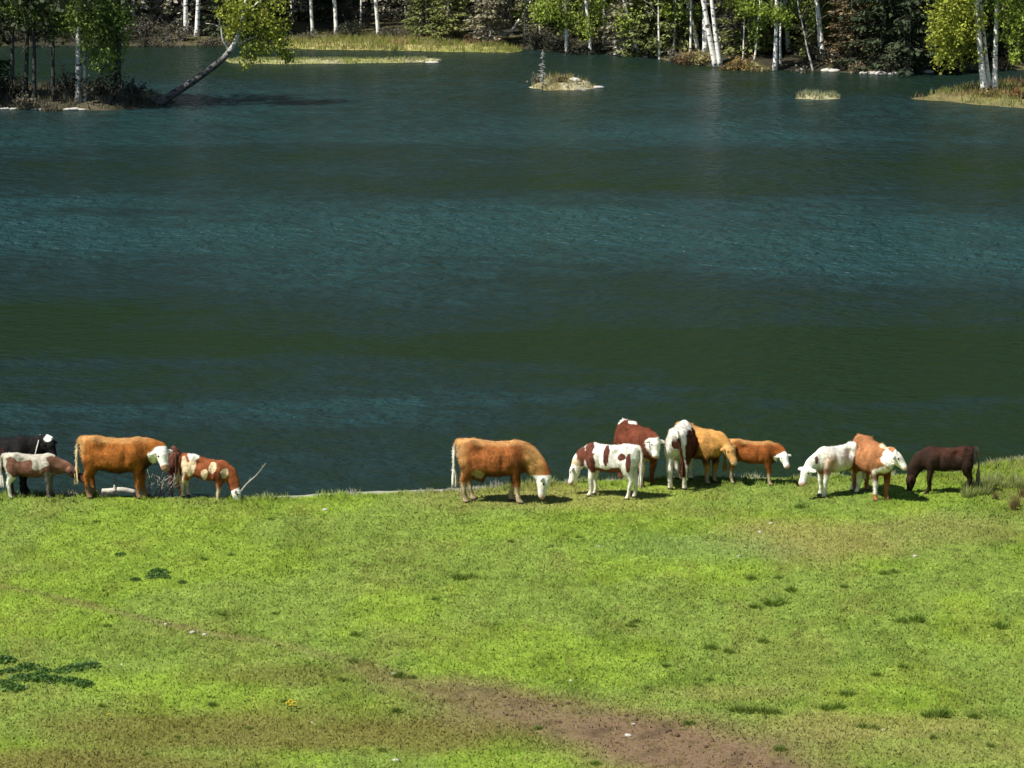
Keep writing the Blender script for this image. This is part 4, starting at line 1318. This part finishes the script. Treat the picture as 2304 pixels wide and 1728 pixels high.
cow('dark brown calf grazing with pale muzzle near the tall weeds', 2130, 1110, 176, .78, c_dark, (1.0, 0, .48), (.20, 0, -.98), calf=True, legs=((.02, 0), (.08, 0), (0, 0), (.06, 0)), face=DARK, facelen=.28, muzzle=WHITE, tuft=(.2, .16, .13), name='calf')


def c_black(P):
    return pat(P, BLACK, 91, [((-.2, -.3, 1.05), (.25, .15, .2), (.035, .014, .012)), ((1.06, -.06, 1.33), (.16, .2, .10), WHITE)])


cow('black cow with white poll and white neck strap behind the grey calf', 6, 1113, 4, .97, c_black, (1.06, -.08, 1.24), (.42, -.35, -.85), face=None, muzzle=WHITE, tuft=BLACK, extra=strap, headS=.95,
    legs=((0, 0), (.05, 0), (0, 0), (0, 0)))


def c_roan(P):
    W = np.array([.46, .42, .35])
    return pat(P, np.array([.145, .07, .045]), 101, [((-.2, 0, 1.40), (.95, .4, .20), W), ((.26, -.3, 1.14), (.22, .3, .22), W * .9), ((-.80, 0, .8), (.12, .4, .9), W), ((-.64, -.17, .35), (.18, .13, .5), WHITE), ((.48, 0, .4), (.2, .4, .5), (.16, .14, .12)),
                                                      ((-.56, .17, .4), (.2, .12, .5), DARK)])


cow('grey-backed brown calf with dark head lowered, in front of the black cow', 74, 1119, 0, .73, c_roan, (1.08, -.04, .88), (.80, -.1, -.55), calf=True, headS=1.15, face=(.07, .035, .025), facelen=.7, muzzle=(.10, .06, .05), tuft=WHITE, legs=((.0, 0), (.06, 0), (0, 0), (.05, 0)), name='calf', sx=1.06)


def c_hereford(P):
    c = pat(P, BROWN * [1.12, 1.1, .85], 111)
    c = soft(P, c, (-.2, 0, 1.40), (1.0, .3, .16), TAN); c = soft(P, c, (-.80, 0, 1.1), (.14, .4, .35), TAN); c = soft(P, c, (.05, 0, .58), (.55, .4, .18), BROWN * .3); c = soft(P, c, (.72, 0, .75), (.18, .3, .26), DARK)  # sunlit back and rump, shaded belly and chest painted on
    return LEGC(P, c, .22, np.array([.3, .18, .10]))


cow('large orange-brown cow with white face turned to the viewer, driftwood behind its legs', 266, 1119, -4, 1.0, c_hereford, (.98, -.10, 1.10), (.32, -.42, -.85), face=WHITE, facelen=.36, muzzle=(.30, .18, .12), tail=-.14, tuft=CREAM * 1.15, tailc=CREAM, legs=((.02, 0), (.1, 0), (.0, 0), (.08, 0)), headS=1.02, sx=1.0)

cow('dark reddish calf half hidden behind the large orange-brown cow', 394, 1106, 98, .72, lambda P: pat(P, np.array([.13, .05, .032]), 121, []), (1.0, 0, .98), (.7, .2, -.6), calf=True, face=(.12, .05, .035), muzzle=(.1, .06, .05), tuft=RED, name='calf')


def c_spot(P):
    c = pat(P, REDB * [1.15, 1.25, 1.2], 131, [((-.46, -.05, 1.38), (.17, .22, .14), WHITE), ((.0, -.3, .85), (.10, .2, .22), CREAM * 1.1), ((.62, -.2, 1.0), (.10, .2, .16), CREAM), ((-.44, -.3, .95), (.11, .25, .30), CREAM * 1.2), ((-.72, -.1, .8), (.14, .25, .45), CREAM), ((.22, -.3, 1.14), (.10, .25, .16), CREAM * 1.1), ((.42, -.3, .8), (.14, .2, .2), RED * 1.6)])
    return LEGC(P, c, .52, CREAM)


cow('reddish calf with cream patches grazing by the thin bare branch', 455, 1121, -8, .70, c_spot, (1.0, -.02, .50), (.45, -.12, -.8), calf=True, headS=1.05, face=WHITE, facelen=.6, tuft=CREAM, legs=((.06, 0), (.0, 0), (0, 0), (.12, 0)), name='calf', pitch=9, dz=-.02)

# ------------------------------------------------------------------ driftwood, weeds, stones, flowers
def branch(name, pts, rad, col, label, cat, group=None, twigs=0, spread=.25, parts=None):
    b = np.asarray(pts[0], float)
    o = MB()
    P = catmull(np.asarray(pts, float) - b, 4)
    rr = np.interp(np.linspace(0, 1, len(P)), np.linspace(0, 1, len(rad)), rad)
    o.tube(P, rr, 7, col)
    for i in range(twigs):
        k = random.randrange(2, len(P) - 1)
        d = rng.normal(size=3); d[2] = abs(d[2]) * .8; d /= np.linalg.norm(d)
        L = spread * (.5 + random.random())
        o.tube([P[k], P[k] + d * L * .5, P[k] + d * L + [0, 0, .03]], [rr[k] * .5, rr[k] * .35, .004], 5, np.asarray(col) * .9)
    ob = link(name, o.mesh(name, True), M_WOOD)
    ob.location = b
    return tag(ob, label, cat, group)


BONE = (.44, .42, .36)
a0 = at(231, 1104, -.02); a1 = at(305, 1104, -.02)
yy = a0[1]
def dw(px, py, dy=0.0): return at_y(px, py, yy + dy)
gz_ = lambda q, h_: np.array([q[0], q[1], float(ground(q[0], q[1])) + h_])
branch('driftwood_log', [dw(229, 1104), dw(250, 1105), dw(275, 1102), dw(306, 1108)], [.05, .075, .065, .06], BONE, 'pale driftwood log lying beyond the orange-brown cow', 'log', twigs=0)
branch('driftwood_stub', [dw(258, 1104, -.05), dw(258, 1098, -.05), dw(257, 1091, -.05)], [.05, .035, .012], BONE, 'short upright stub of bleached driftwood beside the log', 'branch')
for i in range(9):
    p0 = dw(334 + 6 * i + random.uniform(-4, 4), 1116, -.3 + .1 * (i % 3)); p1 = dw(352 + 7 * i + random.uniform(-16, 16), 1074 + random.uniform(-4, 14), -.2 + .1 * (i % 3))
    branch('dead_branch', [p0, (p0 + p1) / 2 + rng.normal(size=3) * .05, p1], [.022, .016, .006], (.26, .24, .20), 'grey dead branch in the brush between cow and spotted calf', 'branch', 'brush by the orange-brown cow', twigs=5, spread=.22)
branch('dead_branch', [at(540, 1108, -.05), at_y(556, 1088, at(540, 1108, -.05)[1]), at_y(578, 1068, at(540, 1108, -.05)[1]), at_y(598, 1042, at(540, 1108, -.05)[1])], [.022, .018, .012, .006], (.34, .31, .25), 'thin bare branch slanting up in front of the spotted calf', 'branch', twigs=2, spread=.15)


def weed_mesh(seed, r, h_, n_, col, size, blades=False):
    g = MB()
    rg = np.random.default_rng(seed)
    a = rg.random(n_) * 6.283; q_ = rg.random(n_) ** .6
    x = np.cos(a) * r * q_; y = np.sin(a) * r * q_
    z = h_ * (1 - .6 * q_) * (.3 + .7 * rg.random(n_))
    if blades:
        B = np.stack([x * .55, y * .55, 0 * x - .01], 1)
        T = np.stack([x * 1.2 + rg.normal(size=n_) * .03, y * 1.2 + rg.normal(size=n_) * .03, z + h_ * .25], 1)
        az = rg.random(n_) * 6.283
        sd_ = np.stack([np.cos(az), np.sin(az), 0 * az], 1) * size
        V = np.stack([B - sd_, B + sd_, T], 1).reshape(-1, 3)
        C = np.repeat(np.asarray(col) * (.65 + .7 * rg.random((n_, 1))), 3, 0)
        g.add(V, np.arange(3 * n_).reshape(-1, 3), C)
    else:
        g.leaves(np.stack([x, y, z], 1), size, col, aspect=.75, up=.3)
        for i in range(10):
            k = rg.integers(0, n_)
            g.tube([(x[k] * .3, y[k] * .3, -.02), (x[k], y[k], z[k])], [.006, .003], 4, np.asarray(col) * .8, cap=False)
    me = g.mesh('weed_foliage')
    me.materials.append(M_LEAF)
    return me


def weed(name, me, px, py, label, group=None, s=1.0, sz=1.0, cat='weed'):
    p = hit(px, py, ground)
    o = link(name, me)
    o.location = p; o.scale = (s, s, s * sz); o.rotation_euler = (0, 0, random.random() * 6.28)
    return tag(o, label, cat, group)


DKG = (.085, .165, .035); MDG = (.15, .23, .032)
W_BROAD = [weed_mesh(i, .24, .15, 190, DKG, .065) for i in range(3)]
W_TUSS = [weed_mesh(10 + i, .16, .13, 170, MDG, .010, True) for i in range(3)]
W_DARK = [weed_mesh(20 + i, .12, .10, 120, (.135, .19, .032), .009, True) for i in range(3)]
W_TALL = [weed_mesh(30 + i, .22, .42, 240, (.34, .38, .13), .011, True) for i in range(3)]
W_DRY = [weed_mesh(40 + i, .10, .40, 90, (.24, .18, .08), .010, True) for i in range(2)]
for x, y in [(8, 1490), (22, 1512), (45, 1530), (62, 1506), (85, 1528), (100, 1512), (118, 1533), (140, 1512), (160, 1536), (188, 1542), (8, 1540), (30, 1552), (204, 1500), (-20, 1520), (172, 1506), (-45, 1545)]:
    weed('broadleaf_weed', random.choice(W_BROAD), x, y, 'dark green broadleaf weed in the dense patch left of the faint track', 'patch of broadleaf weeds', random.uniform(.6, 1.0))
for x, y, s in [(356, 1292, .9), (342, 1300, .6), (304, 1306, .5), (410, 1312, .45), (372, 1300, .5)]:
    weed('broadleaf_weed', random.choice(W_BROAD), x, y, 'dark green broadleaf weed in the small cluster below the driftwood', 'small cluster of weeds', s)
weed('broadleaf_weed', W_BROAD[0], 272, 1250, 'lone small dark weed above the little weed cluster', s=.5)
for x, y, s in [(1035, 1303, 1.2), (1060, 1300, .9), (1735, 1362, 1.3), (1760, 1358, 1.0), (1700, 1368, 1.0), (1715, 1445, .9), (1800, 1142, .9), (2065, 1398, 1.3), (2030, 1400, 1.0), (2250, 1412, 1.2), (1885, 1593, 1.0), (1860, 1597, 1.0), (2120, 1610, 1.4), (2090, 1612, 1.1),
                (2190, 1614, .9), (1905, 1565, .9), (1970, 1520, .8), (2030, 1502, .7), (1780, 1330, 1.0), (1990, 1292, .8), (2010, 1288, .8), (1900, 1322, .7), (1600, 1460, 1.0), (1640, 1468, .8), (460, 1260, .7), (520, 1250, .6), (610, 1170, .6), (800, 1430, .8), (505, 1385, .6), (620, 1382, .5),
                (240, 1410, .6), (1300, 1210, .6), (1420, 1410, .7), (230, 1590, .6), (1150, 1220, .6), (1340, 1720, .7), (1500, 1500, .7), (980, 1350, .6)]:
    weed('grass_tussock', random.choice(W_TUSS), x, y, 'mid-green grass tussock standing out of the grazed pasture', 'grass tussocks of the pasture', s, cat='tussock')
for x, y, s in [(1433, 1400, 1.0), (1422, 1403, .7), (1690, 1304, 1.2), (1752, 1301, .8), (1595, 1532, 1.0), (1570, 1543, .8), (1550, 1630, 1.1), (1940, 1637, 1.1), (1968, 1639, .9), (1755, 1688, 1.1), (795, 1490, 1.0), (900, 1523, 1.4), (930, 1526, .8), (895, 1602, 1.2), (475, 1588, 1.0),
                (770, 1532, 1.0), (725, 1522, .7), (1660, 1600, 1.6), (1690, 1602, 1.5), (1720, 1604, 1.6), (1745, 1606, 1.2), (1915, 1562, .9), (2230, 1680, .9), (2100, 1662, .9), (400, 1660, .7), (560, 1640, .7), (860, 1690, .8), (330, 1700, .7), (1210, 1640, .8), (640, 1580, .7), (1240, 1230, .6), (215, 1175, .7), (1460, 1550, .7)]:
    weed('dark_grass_tuft', random.choice(W_DARK), x, y, 'small dark grass tuft in the pasture', 'small dark tufts of the pasture', s, cat='tuft')
# weeds on the right bank
for i in range(64):
    x = random.uniform(2175, 2335); y = random.uniform(1040, 1120) if i < 40 else random.uniform(1040, 1056)
    if y < 1062 and x < 2235: continue
    weed('tall_grass_clump', random.choice(W_TALL), x, y, 'tall yellow-green grass clump on the bank right of the dark calf', 'tall grass of the right bank', random.uniform(.6, 1.0) if i < 40 else random.uniform(1.0, 1.5), cat='grass clump')
for x, y, s in [(2280, 1148, 1.25), (2288, 1140, 1.0), (2240, 1125, .8), (2300, 1120, 1.0)]:
    weed('dry_weed', random.choice(W_DRY), x, y, 'upright brown withered weed at the end of the bank', 'withered weeds of the right bank', s * .8, 1.1)
for x, y in [(2022, 1082), (2036, 1080), (2048, 1082), (2030, 1076)]:
    weed('dry_weed', random.choice(W_DRY), x, y, 'tall brown withered weed between the tan cow and dark calf', 'withered weeds between the cattle', 1.1, 1.3)

for x, y, r, lab in [(733, 1148, .075, 'whitish stone alone in the grass below the bare shore'), (890, 1712, .075, 'whitish stone beside the lower edge of the dirt patch'), (1735, 1178, .06, 'white stone above the dry tan patch'),
                     (1710, 1198, .06, 'pale stone left of the dry tan patch'), (1660, 1252, .045, 'small white pebble near the dry patch'), (2060, 1252, .06, 'white stone right of the dry patch'),
                     (432, 1424, .075, 'pale stone in the faint track, left of the pair'), (460, 1428, .06, 'pale stone in the faint track, right of the pair'), (372, 1405, .05, 'flat pale stone at the start of the faint track'),
                     (113, 1538, .055, 'yellowish stone in the broadleaf weeds'), (1415, 1656, .075, 'pinkish pale stone on the bare dirt'), (1425, 1630, .045, 'small pale stone at the upper edge of the dirt'),
                     (1988, 1643, .045, 'small whitish stone beside two dark tufts'), (885, 1517, .06, 'pale stone where the faint track meets the dirt'), (703, 1626, .035, 'small bright pebble right of the yellow flower'),
                     (1285, 1532, .05, 'pale stone at the grassy rim of the dirt'), (1347, 1230, .05, 'thin white stone in the middle of the meadow'), (275, 1496, .04, 'small white pebble right of the weed patch')]:
    stone(x, y, ground, r * .7, lab, sx=1.25)

CL = [weed_mesh(60 + i, .05, .05, 8, (.05, .035, .025), .03) for i in range(1)]
clod = []
for i in range(3):
    me = stone_mesh(70 + i, .7)
    me.color_attributes['Col'].data.foreach_set('color', np.tile(np.array([.085, .052, .032, 1], np.float32), len(me.vertices)))
    clod.append(me)
for i in range(20):
    t_ = random.random()
    px = 1000 + 800 * t_; py = 1545 + 160 * t_ + random.uniform(-26, 40)
    if py > 1740: continue
    p = hit(px, py, ground)
    o = link('dirt_clod', random.choice(clod))
    r = random.uniform(.015, .04)
    o.location = (p[0], p[1], p[2] + r * .3); o.scale = (r * 1.3, r, r); o.rotation_euler = (0, 0, random.random() * 6)
    tag(o, 'dark crumbly clod lying on the bare dirt', 'clod', 'clods on the bare dirt')


def flower(px, py, label, s=1.0, group=None):
    p = hit(px, py, ground)
    e = empty('dandelion', p); e.scale = (s, s, s)
    m = MB()
    m.tube([(0, 0, -.02), (.01, 0, .06), (.012, 0, .12)], [.006, .005, .005], 5, (.12, .2, .04))
    link('stalk', m.mesh('stalk'), M_LEAF, e)
    m = MB()
    for ring, (rr, zz_) in enumerate([(.055, .125), (.04, .135), (.02, .142)]):
        for k in range(14):
            a = k / 14 * 6.283 + ring * .2
            d = np.array([math.cos(a), math.sin(a), 0]); sd_ = np.array([-d[1], d[0], 0]) * .011
            c0 = np.array([.012, 0, zz_ - .012])
            m.add([c0, c0 + d * rr * .6 + sd_ + [0, 0, .008], c0 + d * rr + [0, 0, .012], c0 + d * rr * .6 - sd_ + [0, 0, .008]], [(0, 1, 2), (0, 2, 3)], (.75, .60, .03))
    link('petals', m.mesh('petals'), M_LEAF, e)
    return tag(e, label, 'flower', group)


for dx, dy in [(0, 0), (8, 4), (-6, 5), (3, 10)]:
    flower(652 + dx, 1592 + dy, 'yellow dandelion in the small bunch on the olive-brown turf', 1.0, 'bunch of dandelions')
flower(243, 1620, 'lone yellow dandelion low in the grass below the weed patch', .8)
